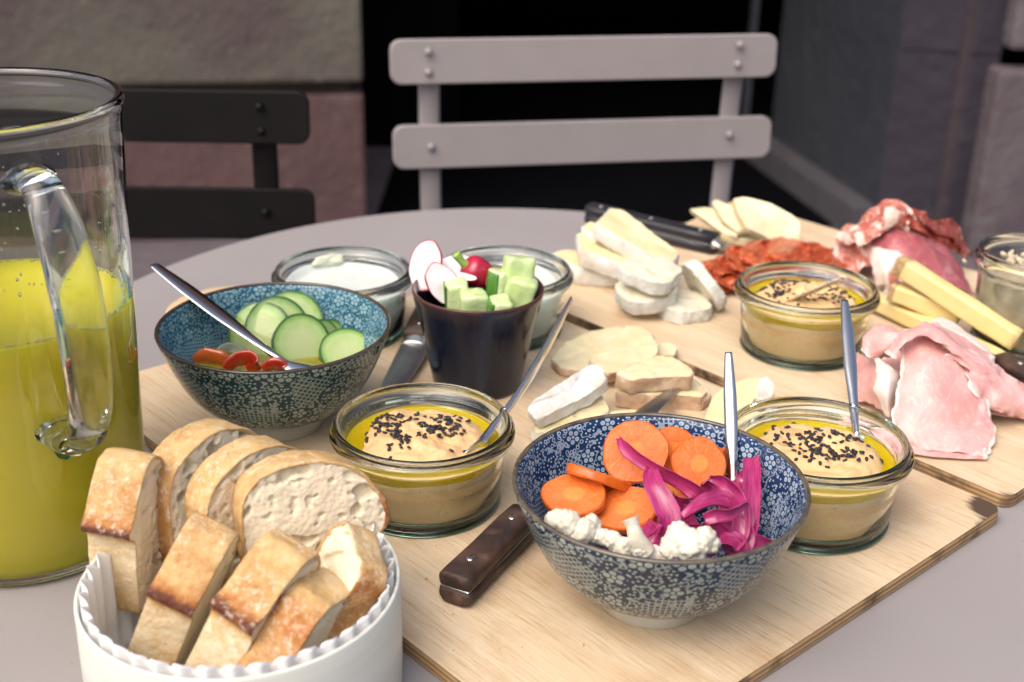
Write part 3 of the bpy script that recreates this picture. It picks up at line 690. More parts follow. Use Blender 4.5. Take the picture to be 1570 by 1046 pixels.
disc('radish_slice', G(698, 408, .080), .0155, (-.1, -.7, .9), .0028, [M['radish'], M['rskin']], 'radish slice behind the short green stem, in the beaker', 'radish', rg, asp=.6, x=(1, 0, .15), seed=6)
disc('radish_slice', G(710, 424, .081), .0105, (.1, -.5, 1), .0022, [M['radish'], M['rskin']], 'thin white radish sliver lying against the whole red radish', 'radish', rg, asp=.32, x=(1, 0, -.2), seed=8)
rr_ = thing('radish', 'whole round red radish with a cut green stem in the beaker', 'radish', G(730, 417, .079))
vv, ff, uv = lathe(sprof([(0, -.016), (.006, -.0135), (.0098, -.006), (.0108, 0), (.0098, .006), (.006, .0095), (0, .0105)], 18), 40)
weld(mk('flesh', vv, ff, M['rskin'], rr_)); rr_.rotation_euler = (.3, -.9, 0)
weld(mk('stem', *sweep([V((0, 0, .009)), V((.001, 0, .014)), V((.003, .001, .021))], [.0036, .0028, .0034], [.0030, .0024, .0030], V((1, 0, 0)), n=10)[:2], M['rstem'], rr_))
def flesh_mat():
    k = NT('cucumber_flesh'); v = k.co(); c = k.mix(k.ramp(k.noise(v, 70, 4), .35, .65), (.62, .71, .40), (.47, .62, .25))
    k.set(col=c, rough=.3, sss=.12, srad=(.008, .012, .004), sscale=.2, coat=.2); k.bump(k.noise(v, 160, 4), .6, .0016); return k.m
M['cflesh'] = flesh_mat(); M['cskin'] = mat('cucumber_skin', (.035, .13, .018), (.10, .26, .04), sc=50, stretch=(1, 1, .2), rough=.25, coat=.4)
def stick(c, ax, L, w, h, face, label):
    """wedge of cucumber; c centre of the upper cut end"""
    ax = V(ax).normalized(); x = V(face); x = (x - ax * x.dot(ax)).normalized(); y = ax.cross(x)
    t = thing('cucumber_stick', label, 'cucumber stick', c, 0, 'cucumber sticks in the dark beaker')
    P = [(-.5, -.5), (.5, -.5), (.5, .42), (.2, .54), (-.2, .54), (-.5, .42)]
    O = outline([x * (a * w) + y * (b * h) for a, b in P], 5, 2); N = len(O); vv, ff = [], []
    for d, s in ((0, .02), (0, .5), (0, .85), (.0008, .97), (.003, 1), (.01, 1), (.02, 1), (L, 1), (L + .001, .9)):
        for p in O:
            q = p * s - ax * d; q += V((nz(q + c, 150, 1), nz(q + c, 150, 2), nz(q + c, 150, 3))) * .0015; vv.append(q)
    rows = len(vv) // N
    for a in range(rows - 1):
        for i in range(N): ff.append((a * N + i, a * N + (i + 1) % N, (a + 1) * N + (i + 1) % N, (a + 1) * N + i))
    ff.append(tuple(range(N))[::-1]); ff.append(tuple((rows - 1) * N + i for i in range(N)))
    weld(mk('flesh', vv, ff, M['cflesh'], t), 1e-7)
    S_ = [p for p in O if p.dot(y) > h * .44]; S_.sort(key=lambda p: p.dot(x)); n = len(S_); vs2, f2 = [], []
    for d in (.0006, .003, .02, L):
        for off in (.0002, .0011):
            for p in S_: vs2.append(p * 1.0 + y * (off if off < .001 else .0011) - ax * d)
    for a in range(3):
        for i in range(n - 1):
            b0 = a * 2 * n; b1 = (a + 1) * 2 * n
            f2.append((b0 + n + i, b0 + n + i + 1, b1 + n + i + 1, b1 + n + i)); f2.append((b0 + i, b1 + i, b1 + i + 1, b0 + i + 1))
    for i in range(n - 1): f2.append((i, i + 1, n + i + 1, n + i))
    for a in range(3):
        b0 = a * 2 * n; b1 = (a + 1) * 2 * n
        f2.append((b0, b0 + n, b1 + n, b1)); f2.append((b0 + n - 1, b1 + n - 1, b1 + 2 * n - 1, b0 + 2 * n - 1))
    mk('skin', vs2, f2, M['cskin'], t)
stick(G(797, 394, .094), (.12, .18, 1), .055, .021, .017, (1, .3, 0), 'tall thick cucumber stick at the back right of the beaker')
stick(G(805, 428, .082), (.22, -.05, 1), .05, .019, .016, (1, -.2, 0), 'cucumber stick leaning on the beaker rim at the far right')
stick(G(768, 415, .086), (.10, .10, 1), .055, .015, .013, (-.7, .7, 0), 'cucumber stick with a dark green skin, right beside the red radish')
stick(G(700, 432, .080), (-.05, -.10, 1), .055, .017, .015, (0, 1, 0), 'cucumber stick at the front left, below the white radish slices')
stick(G(727, 449, .077), (0, -.12, 1), .05, .018, .014, (1, .1, 0), 'rounded short cucumber stick at the front middle of the beaker')
stick(G(768, 458, .0745), (.1, -.10, 1), .05, .018, .014, (-.3, 1, 0), 'lowest cucumber stick at the front right of the beaker')

# ---------------------------------------------------------------- teal bowl: oil, cucumber, peppers, spoon
def cuke_mat():
    k = NT('cucumber_slice'); uv = k.n('TexCoord').outputs['UV']; sx = k.n('SeparateXYZ'); k.l(uv, sx.inputs[0]); v = k.co()
    core = k.m_('ADD', sx.outputs[0], k.m_('MULTIPLY', k.m_('SUBTRACT', k.noise(v, 160, 4), .5), .18))
    c = k.mix(k.ramp(core, .42, .62), (.48, .55, .24), (.42, .54, .20)); cx = k.n('CombineXYZ'); k.l(k.m_('MULTIPLY', sx.outputs[0], 2.2), cx.inputs[0]); k.l(k.m_('MULTIPLY', k.m_('SINE', sx.outputs[1]), 1.5), cx.inputs[1]); k.l(k.m_('MULTIPLY', k.m_('COSINE', sx.outputs[1]), 1.5), cx.inputs[2])
    sv = k.n('TexVoronoi'); k.l(cx.outputs[0], sv.inputs['Vector']); sv.inputs['Scale'].default_value = 4.5
    sm = k.m_('MULTIPLY', k.m_('SUBTRACT', 1, k.ramp(sv.outputs['Distance'], .12, .24)), k.m_('SUBTRACT', 1, k.ramp(core, .48, .58))); c = k.mix(k.m_('MULTIPLY', sm, .6), c, (.66, .70, .42))
    c = k.mix(k.ramp(core, .72, .88), c, (.22, .40, .07)); c = k.mix(k.ramp(sx.outputs[0], .885, .95), c, (.03, .10, .015))
    k.set(col=c, rough=.22, sss=.15, srad=(.008, .01, .003), sscale=.2, coat=.3); k.bump(k.noise(v, 220, 4), .2, .0006); return k.m
M['cuke'] = cuke_mat(); M['cskin2'] = mat('cucumber_rind', (.018, .07, .012), (.04, .13, .02), sc=120, rough=.3)
cg = 'cucumber slices in the teal bowl'
cu = [((398, 513, .050), .0228, (-.18, -1, .62), 'largest cucumber slice, leaning at the left under the spoon handle'),
      ((424, 503, .053), .0215, (.12, -1, .50), 'cucumber slice tucked just behind the largest one'),
      ((447, 493, .055), .0225, (.25, -.9, .75), 'rearmost pale cucumber slice, highest in the teal bowl'),
      ((462, 525, .048), .0195, (.35, -1, .55), 'cucumber slice in the middle, right of the spoon neck'),
      ((497, 519, .045), .0130, (.95, -.9, .40), 'small narrow cucumber slice seen nearly edge-on'),
      ((508, 517, .043), .0125, (.9, -1, .35), 'second small narrow cucumber slice, beside the nearly edge-on one'),
      ((524, 515, .041), .0120, (.3, -1, .7), 'small cucumber slice against the right inner wall'),
      ((533, 540, .042), .0190, (.30, -.75, 1.0), 'right-hand cucumber slice lying low in the oil')]
for i, (p, r, n, l) in enumerate(cu):
    disc('cucumber_slice', G(*p), r, n, .0036, [M['cuke'], M['cskin2']], l, 'cucumber slice', cg, seed=i + 2, amp=.0003, bev=.0005)
M['brine'] = NT('oil_dressing').set(col=(.80, .66, .05), rough=.02, trans=.7, ior=1.45)
ol = [(0, .0140)] + [(bin_(z) + .0004, z) for z in (.016, .019, .025, .032, .0385)] + [(bin_(.0388) - .001, .0385), (0, .0385)]
tag(turned('oil_dressing', ol, M['brine'], seg=96, loc=B1), 'shiny yellow oil dressing in the bottom of the teal bowl', 'dressing')
M['pepper'] = mat('red_pepper', (.50, .025, .008), (.36, .018, .006), sc=70, rough=.15, coat=.6, sss=.2, srad=(.01, .002, .001), sscale=.3)
M['opepper'] = mat('orange_pepper', (.60, .13, .015), (.5, .09, .01), sc=70, rough=.15, coat=.6)
pg_ = 'pepper pieces floating in the teal bowl'
def curl(name, pts, ws, ts, m, label, cat, group, side=(0, 0, 1), **kw):
    vv, ff, uv = sweep(GL(pts), ws, ts, side, **kw); C = sum(vv, V((0, 0, 0))) / len(vv)
    for q in vv: q += V((nz(q, 120, 1), nz(q, 120, 2), nz(q, 120, 3))) * .0005
    return tag(weld(mk(name, [q - C for q in vv], ff, m, uv=uv, loc=C), 1e-7), label, cat, group)
curl('pepper_piece', [(300, 553, .039), (318, 546, .043), (340, 551, .042), (352, 560, .038)], [.004, .006, .006, .003], [.002, .003, .003, .002], M['opepper'], 'orange pepper piece at the far left of the oil', 'pepper', pg_)
curl('pepper_piece', [(346, 566, .040), (360, 553, .045), (382, 549, .047), (392, 558, .044), (380, 566, .040)], [.004, .005, .006, .005, .003], [.0018] * 5, M['pepper'], 'glossy curled red pepper piece under the spoon handle', 'pepper', pg_)
curl('pepper_piece', [(404, 566, .042), (420, 557, .046), (433, 562, .044), (431, 569, .041)], [.003, .0045, .0045, .003], [.0022] * 4, M['pepper'], 'small red pepper piece beside the spoon bowl', 'pepper', pg_)
M['onion_clear'] = NT('clear_onion').set(col=(.75, .80, .82), rough=.1, trans=.75, ior=1.36)
curl('onion_ring', [(332, 551, .040), (338, 538, .044), (352, 533, .045), (370, 538, .043), (385, 546, .040)], [.0035] * 5, [.0008] * 5, M['onion_clear'], 'translucent pale onion strip over the peppers in the teal bowl', 'onion', None)
def ext_pt(a, b, u=None, v=None):
    """extend the line a-b until it is seen at column u or row v"""
    best = None
    for i in range(0, 400):
        q = a + (b - a) * (1 + i * .01)
        d = q - V((0, 0, CH)); dep = d.y * cos(PITCH) - d.z * sin(PITCH); up = d.y * sin(PITCH) + d.z * cos(PITCH)
        X, Y = F * d.x / dep, -F * up / dep; c, s = cos(ROLL), sin(ROLL); uu, w_ = 785 + c * X - s * Y, 523 + s * X + c * Y
        e = abs(uu - u) if u is not None else abs(w_ - v)
        if best is None or e < best[0]: best = (e, q)
    return best[1]
SG = 'steel spoons in the dips'
def spoon(label, lo, rim, end, side, wh, tip, bw, grp=SG, bend=.0, wn=.0022, tk=.0009, arch=0.0):
    t = thing('spoon', label, 'spoon', lo, 0, grp); L = end - lo; s = V(side); s = (s - L.normalized() * s.dot(L.normalized())).normalized(); nrm = s.cross(L.normalized())
    P = [V((0, 0, 0)), L * .10 + nrm * arch * .3, L * .3 + nrm * arch, L * .6 + nrm * arch * .9, L]
    vv, ff, uv = sweep(P, [wn, wn * .85, wn * 1.1, wh * .75, wh, wh * .98, wh * .55], [tk * 1.5, tk * 1.4, tk, tk * .9, tk * .85, tk * .8, tk * .5], s, n=60, seg=20)
    weld(mk('handle', vv, ff, M['steel'], t, uv=uv), 1e-7)
    T = tip - lo
    vv, ff, uv = sweep([L * .015, V((0, 0, 0)), T * .3, T * .65, T * .97, T * 1.0], [wn, wn, bw * .75, bw, bw * .8, bw * .3, .0006], [tk * 1.4, tk * 1.2, tk, tk, tk, tk, tk * .6], s, n=44, seg=24, dish=[0, .0005, bw * .35, bw * .45, bw * .3, 0, 0])
    weld(mk('spoon_bowl', vv, ff, M['steel'], t, uv=uv), 1e-7)
    return t
a = G(436, 556, .046); b = G(304, 457, .0735); e = ext_pt(a, b, u=236)
spoon('steel spoon resting across the teal bowl of cucumber', a, b, e, (.55, .75, -.1), .0068, G(512, 574, .036), .0115, wn=.0034, tk=.0016, arch=0)
# ---------------------------------------------------------------- blue bowl contents
def carrot_mat():
    k = NT('carrot'); uv = k.n('TexCoord').outputs['UV']; sx = k.n('SeparateXYZ'); k.l(uv, sx.inputs[0]); v = k.co()
    q = k.m_('ADD', sx.outputs[0], k.m_('MULTIPLY', k.m_('SUBTRACT', k.noise(v, 120, 4), .5), .25))
    cx = k.n('CombineXYZ'); k.l(k.m_('MULTIPLY', sx.outputs[0], 1.6), cx.inputs[0]); k.l(k.m_('MULTIPLY', k.m_('SINE', sx.outputs[1]), 5), cx.inputs[1]); k.l(k.m_('MULTIPLY', k.m_('COSINE', sx.outputs[1]), 5), cx.inputs[2])
    rays = k.noise(cx.outputs[0], 2.4, 3, .6)
    c = k.mix(k.ramp(q, .26, .40), (.77, .24, .036), (.70, .145, .020)); c = k.mix(k.m_('MULTIPLY', k.ramp(rays, .48, .66), .4), c, (.80, .27, .06)); rg_ = k.m_('SUBTRACT', 1, k.ramp(k.m_('ABSOLUTE', k.m_('SUBTRACT', q, .38)), .0, .05)); c = k.mix(k.m_('MULTIPLY', rg_, .5), c, (.60, .11, .012)); c = k.mix(k.ramp(k.noise(v, 60, 5), .5, .75), c, (.78, .20, .05))
    k.set(col=c, rough=.36, sss=.1, srad=(.012, .004, .001), sscale=.2, coat=.1); k.bump(k.noise(v, 260, 6, .7), .7, .0012); return k.m
M['carrot'] = carrot_mat(); M['carrot_side'] = mat('carrot_side', (.72, .15, .012), (.58, .10, .008), sc=90, rough=.3, bump=.2, bsc=200, coat=.2)
kg = 'carrot slices in the blue bowl'
ca = [((974, 694, .066), .0178, (-.08, -1, .62), 'largest round carrot slice at the back, under the onion tip'),
      ((1034, 690, .064), .0135, (.15, -1, .55), 'carrot slice half hidden between the two round back slices'),
      ((1072, 711, .062), .0150, (.22, -1, .75), 'round carrot slice at the back right with a clear core ring'),
      ((1112, 718, .052), .0115, (.9, -.8, .3), 'small carrot slice edge glimpsed behind the upright spoon'),
      ((920, 725, .060), .0190, (.35, .55, 1), 'thick carrot slice tilted edge-on above the flat left one'),
      ((880, 757, .056), .0175, (-.12, -.32, 1), 'flat carrot slice at the far left of the blue bowl'),
      ((958, 778, .050), .0175, (-.25, -.35, 1), 'carrot slice at the front middle, behind the cauliflower stalk'),
      ((925, 775, .047), .0160, (.1, -.5, 1), 'carrot slice buried under the flat left one'),
      ((1000, 800, .042), .0140, (.1, -.8, 1), 'carrot slice low in the bowl behind the cauliflower'),
      ((1030, 748, .046), .0150, (.2, -.7, 1), 'carrot slice buried beneath the pink onion strips')]
for i, (p, r, n, l) in enumerate(ca):
    disc('carrot_slice', G(*p), r, n, .0052, [M['carrot'], M['carrot_side']], l, 'carrot slice', kg, seed=i + 11, wob=.10, amp=.00045, bev=.0008, asp=.82 if i in (4, 5, 6) else .96, x=(1, .35, -.45) if i == 4 else None)
def onion_mat():
    k = NT('pickled_onion'); v = k.co((1, 1, 1)); uv = k.n('TexCoord').outputs['UV']; mp = k.n('Mapping'); k.l(uv, mp.inputs[0]); mp.inputs['Scale'].default_value = (1.5, 14, 1)
    st = k.noise(mp.outputs[0], 3, 4); c = k.mix(k.ramp(st, .35, .65), (.30, .012, .10), (.52, .055, .20)); c = k.mix(k.ramp(k.noise(v, 45, 3), .55, .75), c, (.22, .008, .075))
    k.set(col=c, rough=.26, sss=.25, srad=(.012, .002, .006), sscale=.3, trans=.15, coat=.2, crough=.25); k.bump(st, .15, .0006); return k.m
M['onion'] = onion_mat()
og = 'pickled onion strips in the blue bowl'
def z8(u, v): return (820 + u / 3.874, 600 + v / 3.874)
on = [([(507, 283, .074), (560, 345, .073), (700, 440, .071), (850, 515, .066), (960, 590, .062), (1035, 660, .055)], [.0008, .0042, .0048, .0052, .0055, .004], 'long onion strip whose thin tip lies across the largest carrot'),
      ([(692, 470, .068), (705, 550, .067), (755, 650, .062), (790, 750, .056), (760, 850, .050), (680, 880, .046)], [.003, .0055, .0065, .0072, .0075, .004], 'broad bright onion strip bending down at the middle'),
      ([(1042, 505, .066), (1120, 530, .067), (1190, 610, .063), (1225, 720, .057), (1215, 840, .050), (1175, 950, .044)], [.001, .0045, .005, .005, .005, .003], 'onion strip arching in front of the spoon neck'),
      ([(1292, 400, .063), (1288, 520, .060), (1282, 660, .055), (1275, 800, .049), (1245, 930, .042)], [.0045, .0052, .005, .005, .004], 'straight purple onion strip standing at the far right'),
      ([(890, 760, .058), (950, 710, .062), (1040, 665, .064), (1130, 660, .062), (1180, 690, .058)], [.002, .0055, .007, .006, .002], 'wide onion strip curving in the middle right of the heap'),
      ([(1010, 760, .060), (1080, 730, .063), (1160, 715, .064), (1252, 650, .064)], [.003, .0042, .0040, .001], 'pale pink onion sliver pointing to the right'),
      ([(820, 640, .057), (860, 660, .058), (912, 662, .056)], [.004, .006, .005], 'short onion piece under the long strip'),
      ([(655, 800, .050), (710, 870, .050), (790, 880, .046)], [.004, .008, .005], 'onion piece bending to the front left, over the cauliflower'),
      ([(985, 560, .057), (1050, 545, .058), (1110, 590, .056), (1080, 620, .052)], [.004, .0055, .005, .003], 'red onion piece under the round right-hand carrot'),
      ([(890, 785, .055), (980, 810, .056), (1080, 820, .054), (1150, 860, .048)], [.001, .0035, .005, .004], 'thin onion strip curling above the right cauliflower'),
      ([(1040, 900, .047), (1110, 880, .050), (1180, 900, .048), (1230, 960, .042)], [.004, .0065, .006, .004], 'onion strip low at the front, right of the cauliflower'),
      ([(1255, 950, .042), (1320, 905, .044), (1400, 888, .044)], [.003, .0055, .002], 'dark onion strip end against the right inner wall'),
      ([(1205, 490, .052), (1225, 560, .052), (1235, 640, .050)], [.0045, .005, .004], 'dark onion piece behind the spoon neck'),
      ([(830, 700, .050), (880, 760, .050), (950, 880, .046), (1060, 900, .042)], [.005, .009, .009, .006], 'onion layer lying deep in the middle of the heap'),
      ([(1100, 700, .050), (1170, 790, .050), (1210, 880, .046), (1130, 960, .040)], [.005, .009, .009, .006], 'onion layer lying deep below the spoon')]
def face_side(pts, i):
    P = GL(pts); tw = (.25, -.5, .4, .3, -.6, .5, .2, -.3, .4, .7, -.4, .3, .2, 0, 0)[i]
    def f(t):
        a = crom(P, max(0, t - .03)); b = crom(P, min(.9999, t + .03)); T = (b - a).normalized(); m = (a + b) / 2; vd = (m - V((0, 0, CH))).normalized()
        s = vd.cross(T).normalized(); return (Matrix.Rotation(tw + .5 * sin(3 * t + i), 3, T) @ s)
    return f
for i, (pts, ws, l) in enumerate(on):
    ws = [q * .92 for q in ws]
    curl('onion_strip', [(*z8(u, v), z) for u, v, z in pts], ws, [.0007] * len(ws), M['onion'], l, 'onion strip', og, side=face_side([(*z8(u, v), z) for u, v, z in pts], i), n=36, dish=[.0026] * len(ws))
M['cauli'] = mat('cauliflower', (.74, .71, .60), (.66, .61, .47), sc=130, rough=.5, bump=.5, bsc=420, sss=.2, srad=(.006, .005, .004), sscale=.3, bd=.0010)
def floret(label, lumps, stem=None, seed=1):
    import bmesh
    vv, ff = [], []; C = G(*lumps[0][0])
    ico = bmesh.new(); bmesh.ops.create_icosphere(ico, subdivisions=4, radius=1); iv = [q.co.copy() for q in ico.verts]; fi = [[q.index for q in f_.verts] for f_ in ico.faces]; ico.free()
    t = thing('cauliflower_floret', label, 'cauliflower', C, 0, 'cauliflower florets in the blue bowl')
    for (p, r) in lumps:
        c = G(*p); b = len(vv)
        for q in iv:
            w_ = V(q) * r + c
            d = noise.voronoi(w_ * 300 + V((noise.noise(w_ * 200), noise.noise(w_ * 210), 0)) * .8)[0][0]; d2 = noise.voronoi(w_ * 760 + V((3, 1, 2)))[0][0]
            vv.append(V(q) * r * (1.08 - .24 * d - .12 * d2 + .26 * nz(w_, 170, seed)) + c - C)
        ff += [[b + i for i in f_] for f_ in fi]
    mk('curd', vv, ff, M['cauli'], t)
    if stem: P = GL(stem[0]); weld(mk('stalk', [q for q in sweep([p - C for p in P], stem[1], stem[1], V((1, 0, 0)), n=20)[0]], sweep(P, stem[1], stem[1], V((1, 0, 0)), n=20)[1], M['cauli'], t), 1e-7)
floret('cauliflower floret at the far left of the front rim, blue bowl', [((852, 800, .058), .0068), ((872, 805, .058), .0080), ((892, 814, .056), .0075), ((905, 806, .056), .0058), ((880, 822, .053), .007), ((915, 822, .053), .005)])
floret('cauliflower floret with its stalk sticking up beside the front carrot', [((940, 828, .053), .0058), ((955, 838, .051), .0062), ((925, 824, .053), .005), ((980, 842, .050), .0055)],
       ([(985, 845, .048), (976, 825, .056), (970, 806, .062), (966, 795, .065)], [.0062, .0042, .0032, .0046]))
floret('largest cauliflower floret at the middle of the front rim', [((1040, 822, .060), .0072), ((1055, 836, .057), .0088), ((1030, 842, .054), .0072), ((1075, 835, .058), .0062), ((1082, 823, .060), .0056), ((1064, 848, .053), .0075), ((1020, 852, .050), .005), ((1090, 836, .056), .005)])
disc('radish_slice', G(1001, 850, .046), .006, (.1, -.8, 1), .003, [M['radish'], M['rskin']], 'pale pink radish scrap between the cauliflower florets', 'radish', seed=5)
a = G(1126, 790, .036); b = G(1121, 653, .0735); e = ext_pt(a, b, v=541)
spoon('steel spoon standing upright in the blue bowl', a, b, e, (1, -.25, 0), .0036, G(1158, 838, .032), .0095, wn=.0026, tk=.0024)
a = G(738, 678, .042); b = G(786, 602, .0525); e = ext_pt(a, b, u=876)
spoon('thin steel spoon standing in the hummus by the dark beaker', a, b, e, (.35, .9, .4), .0048, G(700, 722, .028), .009, wn=.0022, tk=.0020, arch=-.004)
a = G(1313, 668, .040); b = G(1308, 610, .053); e = ext_pt(a, b, v=461)
spoon('steel spoon standing upright in the hummus beside the ham', a, b, e, (1, .1, 0), .0042, G(1316, 700, .028), .009, wn=.0026, tk=.0024)
a = G(1202, 466, .0415); e = G(1293, 427, .066)
t = thing('spreader', 'short flat steel spreader stuck in the rear hummus jar', 'spreader', a)
vv, ff, uv = sweep([V((0, 0, 0)), (e - a) * .3, (e - a) * .7, e - a], [.0030, .0060, .0075, .0080, .0066], [.0008, .0009, .001, .001, .0009], V((.35, -.7, .7)), n=30, seg=20); weld(mk('blade', vv, ff, M['steel'], t, uv=uv), 1e-7)

# ---------------------------------------------------------------- knives
def knife(label, h0, h1, tip, hw, hh, bw, mh, z, rivets, up=V((0, 0, 1))):
    """h0 butt, h1 bolster, tip: points on the board; handle lies on its side"""
    t = thing('knife', label, 'knife', h0, 0, 'kitchen knives on the boards'); d = (h1 - h0); u = d.normalized(); s = up.cross(u).normalized(); zc = V((0, 0, z))
    def scale(nm, o0, o1):
        O = []
        vv, ff = [], []
        secs = [(0, .82), (.012, .97), (.1, 1), (.45, .93), (.8, .96), (1, .88)]
        for f_, w_ in secs:
            for k in range(16):
                a = 2 * pi * k / 16; x = math.copysign(abs(cos(a)) ** .55, cos(a)); y = math.copysign(abs(sin(a)) ** (.12 if sin(a) * (o0 + o1) < 0 else .85), sin(a))
                vv.append(d * f_ + s * (hw * w_ * x) + up * ((o0 + o1) / 2 + (o1 - o0) / 2 * y) + zc)
        n = len(secs)
        for a in range(n - 1):
            for k in range(16): ff.append((a * 16 + k, a * 16 + (k + 1) % 16, (a + 1) * 16 + (k + 1) % 16, (a + 1) * 16 + k))
        ff.append(tuple(range(15, -1, -1))); ff.append(tuple((n - 1) * 16 + k for k in range(16)))
        mk(nm, vv, ff, mh, t)
    g = .0008; scale('handle_scale', -hh, -g); scale('handle_scale', g, hh)
    vv, ff, uv = sweep([V((0, 0, 0)) + zc + d * .002, d * .5 + zc, d + zc], [hw * .86, hw * .97, hw * .92], [g * 1.05] * 3, s, n=14, seg=24); weld(mk('tang', vv, ff, M['blade'], t), 1e-7)
    for f_ in rivets:
        vv, ff, uv = lathe([(0, .0006), (.0022, .0004), (.0025, 0), (.0025, -.002), (0, -.002)], 16)
        r = weld(mk('rivet', vv, ff, M['steel'], t)); r.location = d * f_ + up * (hh * .985) + zc
    b = tip - h1; h1l = h1 - h0
    O = [(-.02, hw * .9), (.03, bw), (.3, bw), (.6, bw * .85), (.85, bw * .45), (1, -bw * .2), (.7, -bw * .62), (.3, -bw * .7), (-.02, -hw * .8)]
    ub = b.normalized(); sb = up.cross(ub).normalized(); P = [h1l + b * x + sb * y + zc for x, y in O]
    P = outline(P, 6, 1); n = len(P); C = sum(P, V((0, 0, 0))) / n; vv = []
    for q in P: vv.append(q + up * .0003)
    for q in P: vv.append(C.lerp(q, .55) + up * .0011)
    for q in P: vv.append(q - up * .0003)
    for q in P: vv.append(C.lerp(q, .55) - up * .0011)
    ff = []
    for i in range(n):
        j = (i + 1) % n; ff += [(i, j, n + j, n + i), (2 * n + j, 2 * n + i, 3 * n + i, 3 * n + j), (j, i, 2 * n + i, 2 * n + j)]
    ff += [tuple(range(n, 2 * n)), tuple(range(4 * n - 1, 3 * n - 1, -1))]
    mk('blade', vv, ff, M['blade'], t, smooth=False)
    vv, ff, uv = sweep([h1l - ub * .002 + zc, h1l + ub * .007 + zc], [hw * .9, hw * .8], [hh * .75, .0018], sb, n=6, seg=20); weld(mk('bolster', vv, ff, M['blade'], t), 1e-7)
knife('knife with a worn brown wooden handle, its blade passing under the blue bowl', G(696, 904, .0103), G(803, 797, .0103), G(1057, 577, .014), .0098, .0092, .010, M['wood_handle'], 0, (.22, .82))
knife('black-handled knife behind the brie wedges on the far board', G(903, 326, .012), G(1098, 373, .010), G(1235, 410, .003), .0098, .0095, .010, M['black_handle'], 0, (.1, .5, .88))
knife('knife with its broad grey blade showing beside the dark beaker', G(668, 455, .009), G(637, 522, .008), G(585, 622, .003), .0110, .0070, .0125, M['wood_handle'], 0, (.2, .8))
knife('brown-handled knife behind the ham at the far right', G(1680, 640, .010), G(1535, 556, .012), G(1440, 505, .008), .010, .008, .010, M['wood_handle'], 0, (.2, .8))

# ---------------------------------------------------------------- bread box, liner, bread
XC = G(369, 886, .0505); XC.z = 0; XR = .0738
M['chip'] = mat('white_chipwood', (.66, .67, .61), (.60, .61, .55), sc=6, stretch=(1, 1, 14), rough=.6, bump=.25, bsc=40, bd=.0006)
bx = thing('bread_box', 'round white chipwood box full of sliced bread, standing on the table', 'bread box', (XC.x, XC.y, TZ))
turned('wall', [(XR - .0018, .002), (XR - .0003, 0), (XR, .001), (XR + .0004, .03), (XR, .0585), (XR - .0005, .0595), (XR - .0014, .0595), (XR - .0019, .0585), (XR - .0019, .03)], M['chip'], bx, 128)
turned('base', [(0, .0005), (XR - .0021, .0005), (XR - .0021, .0035), (0, .0035)], M['chip'], bx, 96)
M['paper'] = mat('white_paper', (.80, .79, .78), (.76, .75, .75), sc=40, rough=.7, sss=.1)
NP = 40
def pleat(off):
    vv, ff = [], []; N = NP * 8; zs = [.0045, .006, .02, .035, .048, .054, .058, .0605]
    for j, z in enumerate(zs):
        for i in range(N):
            a = 2 * pi * i / N; w_ = cos(a * NP); amp = .0018 * min(1, j / 3)
            r = XR - .0046 - (.010 if j == 0 else 0) + w_ * amp - off + .0006 * nz((cos(a) * 3, sin(a) * 3, z * 20), 3, 4)
            vv.append(V((r * cos(a), r * sin(a), z + (.0034 * abs(cos(a * NP / 2)) ** .8 * 1.4 - .001 + .0006 * nz((cos(a) * 5, sin(a) * 5, 0), 5) if j > 5 else 0))))
    return vv, len(zs), N
v1, nr, N = pleat(0); v2, _, _ = pleat(.0002); vv = v1 + v2[::-1] if False else v1 + v2; ff = []; K = nr * N
for a in range(nr - 1):
    for i in range(N):
        j = (i + 1) % N; ff.append((a * N + i, a * N + j, (a + 1) * N + j, (a + 1) * N + i)); ff.append((K + a * N + j, K + a * N + i, K + (a + 1) * N + i, K + (a + 1) * N + j))
for i in range(N):
    j = (i + 1) % N; ff.append(((nr - 1) * N + i, (nr - 1) * N + j, K + (nr - 1) * N + j, K + (nr - 1) * N + i)); ff.append((j, i, K + i, K + j))
tag(mk('paper_liner', vv, ff, M['paper'], loc=(XC.x, XC.y, TZ)), 'white pleated paper liner with a scalloped edge inside the bread box', 'paper liner')

def crust_mat():
    k = NT('bread_crust'); v = k.co(); at = k.n('Attribute', attribute_name='toast')
    q = k.m_('ADD', at.outputs['Fac'], k.m_('MULTIPLY', k.m_('SUBTRACT', k.m_('ADD', k.m_('MULTIPLY', k.noise(v, 70, 5, .65), .6), k.m_('MULTIPLY', k.noise(v, 240, 5, .7), .4)), .5), 1.35))
    c = k.mix(k.ramp(q, .0, .30), (.70, .57, .36), (.62, .40, .17)); c = k.mix(k.ramp(q, .34, .70), c, (.42, .165, .040)); c = k.mix(k.ramp(q, .72, 1.02), c, (.12, .032, .014))
    fl = k.noise(v, 260, 5, .75); fm = k.noise(v, 38, 3)
    c = k.mix(k.m_('MULTIPLY', k.ramp(fl, .50, .72), k.m_('MULTIPLY', k.ramp(fm, .34, .56), .85)), c, (.80, .72, .60))
    k.set(col=c, rough=.5, spec=.35); k.bump(k.m_('ADD', k.noise(v, 230, 6, .7), k.m_('MULTIPLY', k.noise(v, 60, 3), 1.2)), .7, .0024); return k.m
def crumb_mat():
    k = NT('bread_crumb'); v = k.co(); c = k.mix(k.ramp(k.noise(v, 90, 5), .3, .7), (.82, .73, .55), (.75, .64, .46))
    vo = k.n('TexVoronoi'); k.l(v, vo.inputs['Vector']); vo.inputs['Scale'].default_value = 420
    k.set(col=c, rough=.9, spec=.1); k.bump(k.m_('ADD', k.noise(v, 420, 5, .75), k.m_('MULTIPLY', vo.outputs['Distance'], .8)), .5, .0009); return k.m
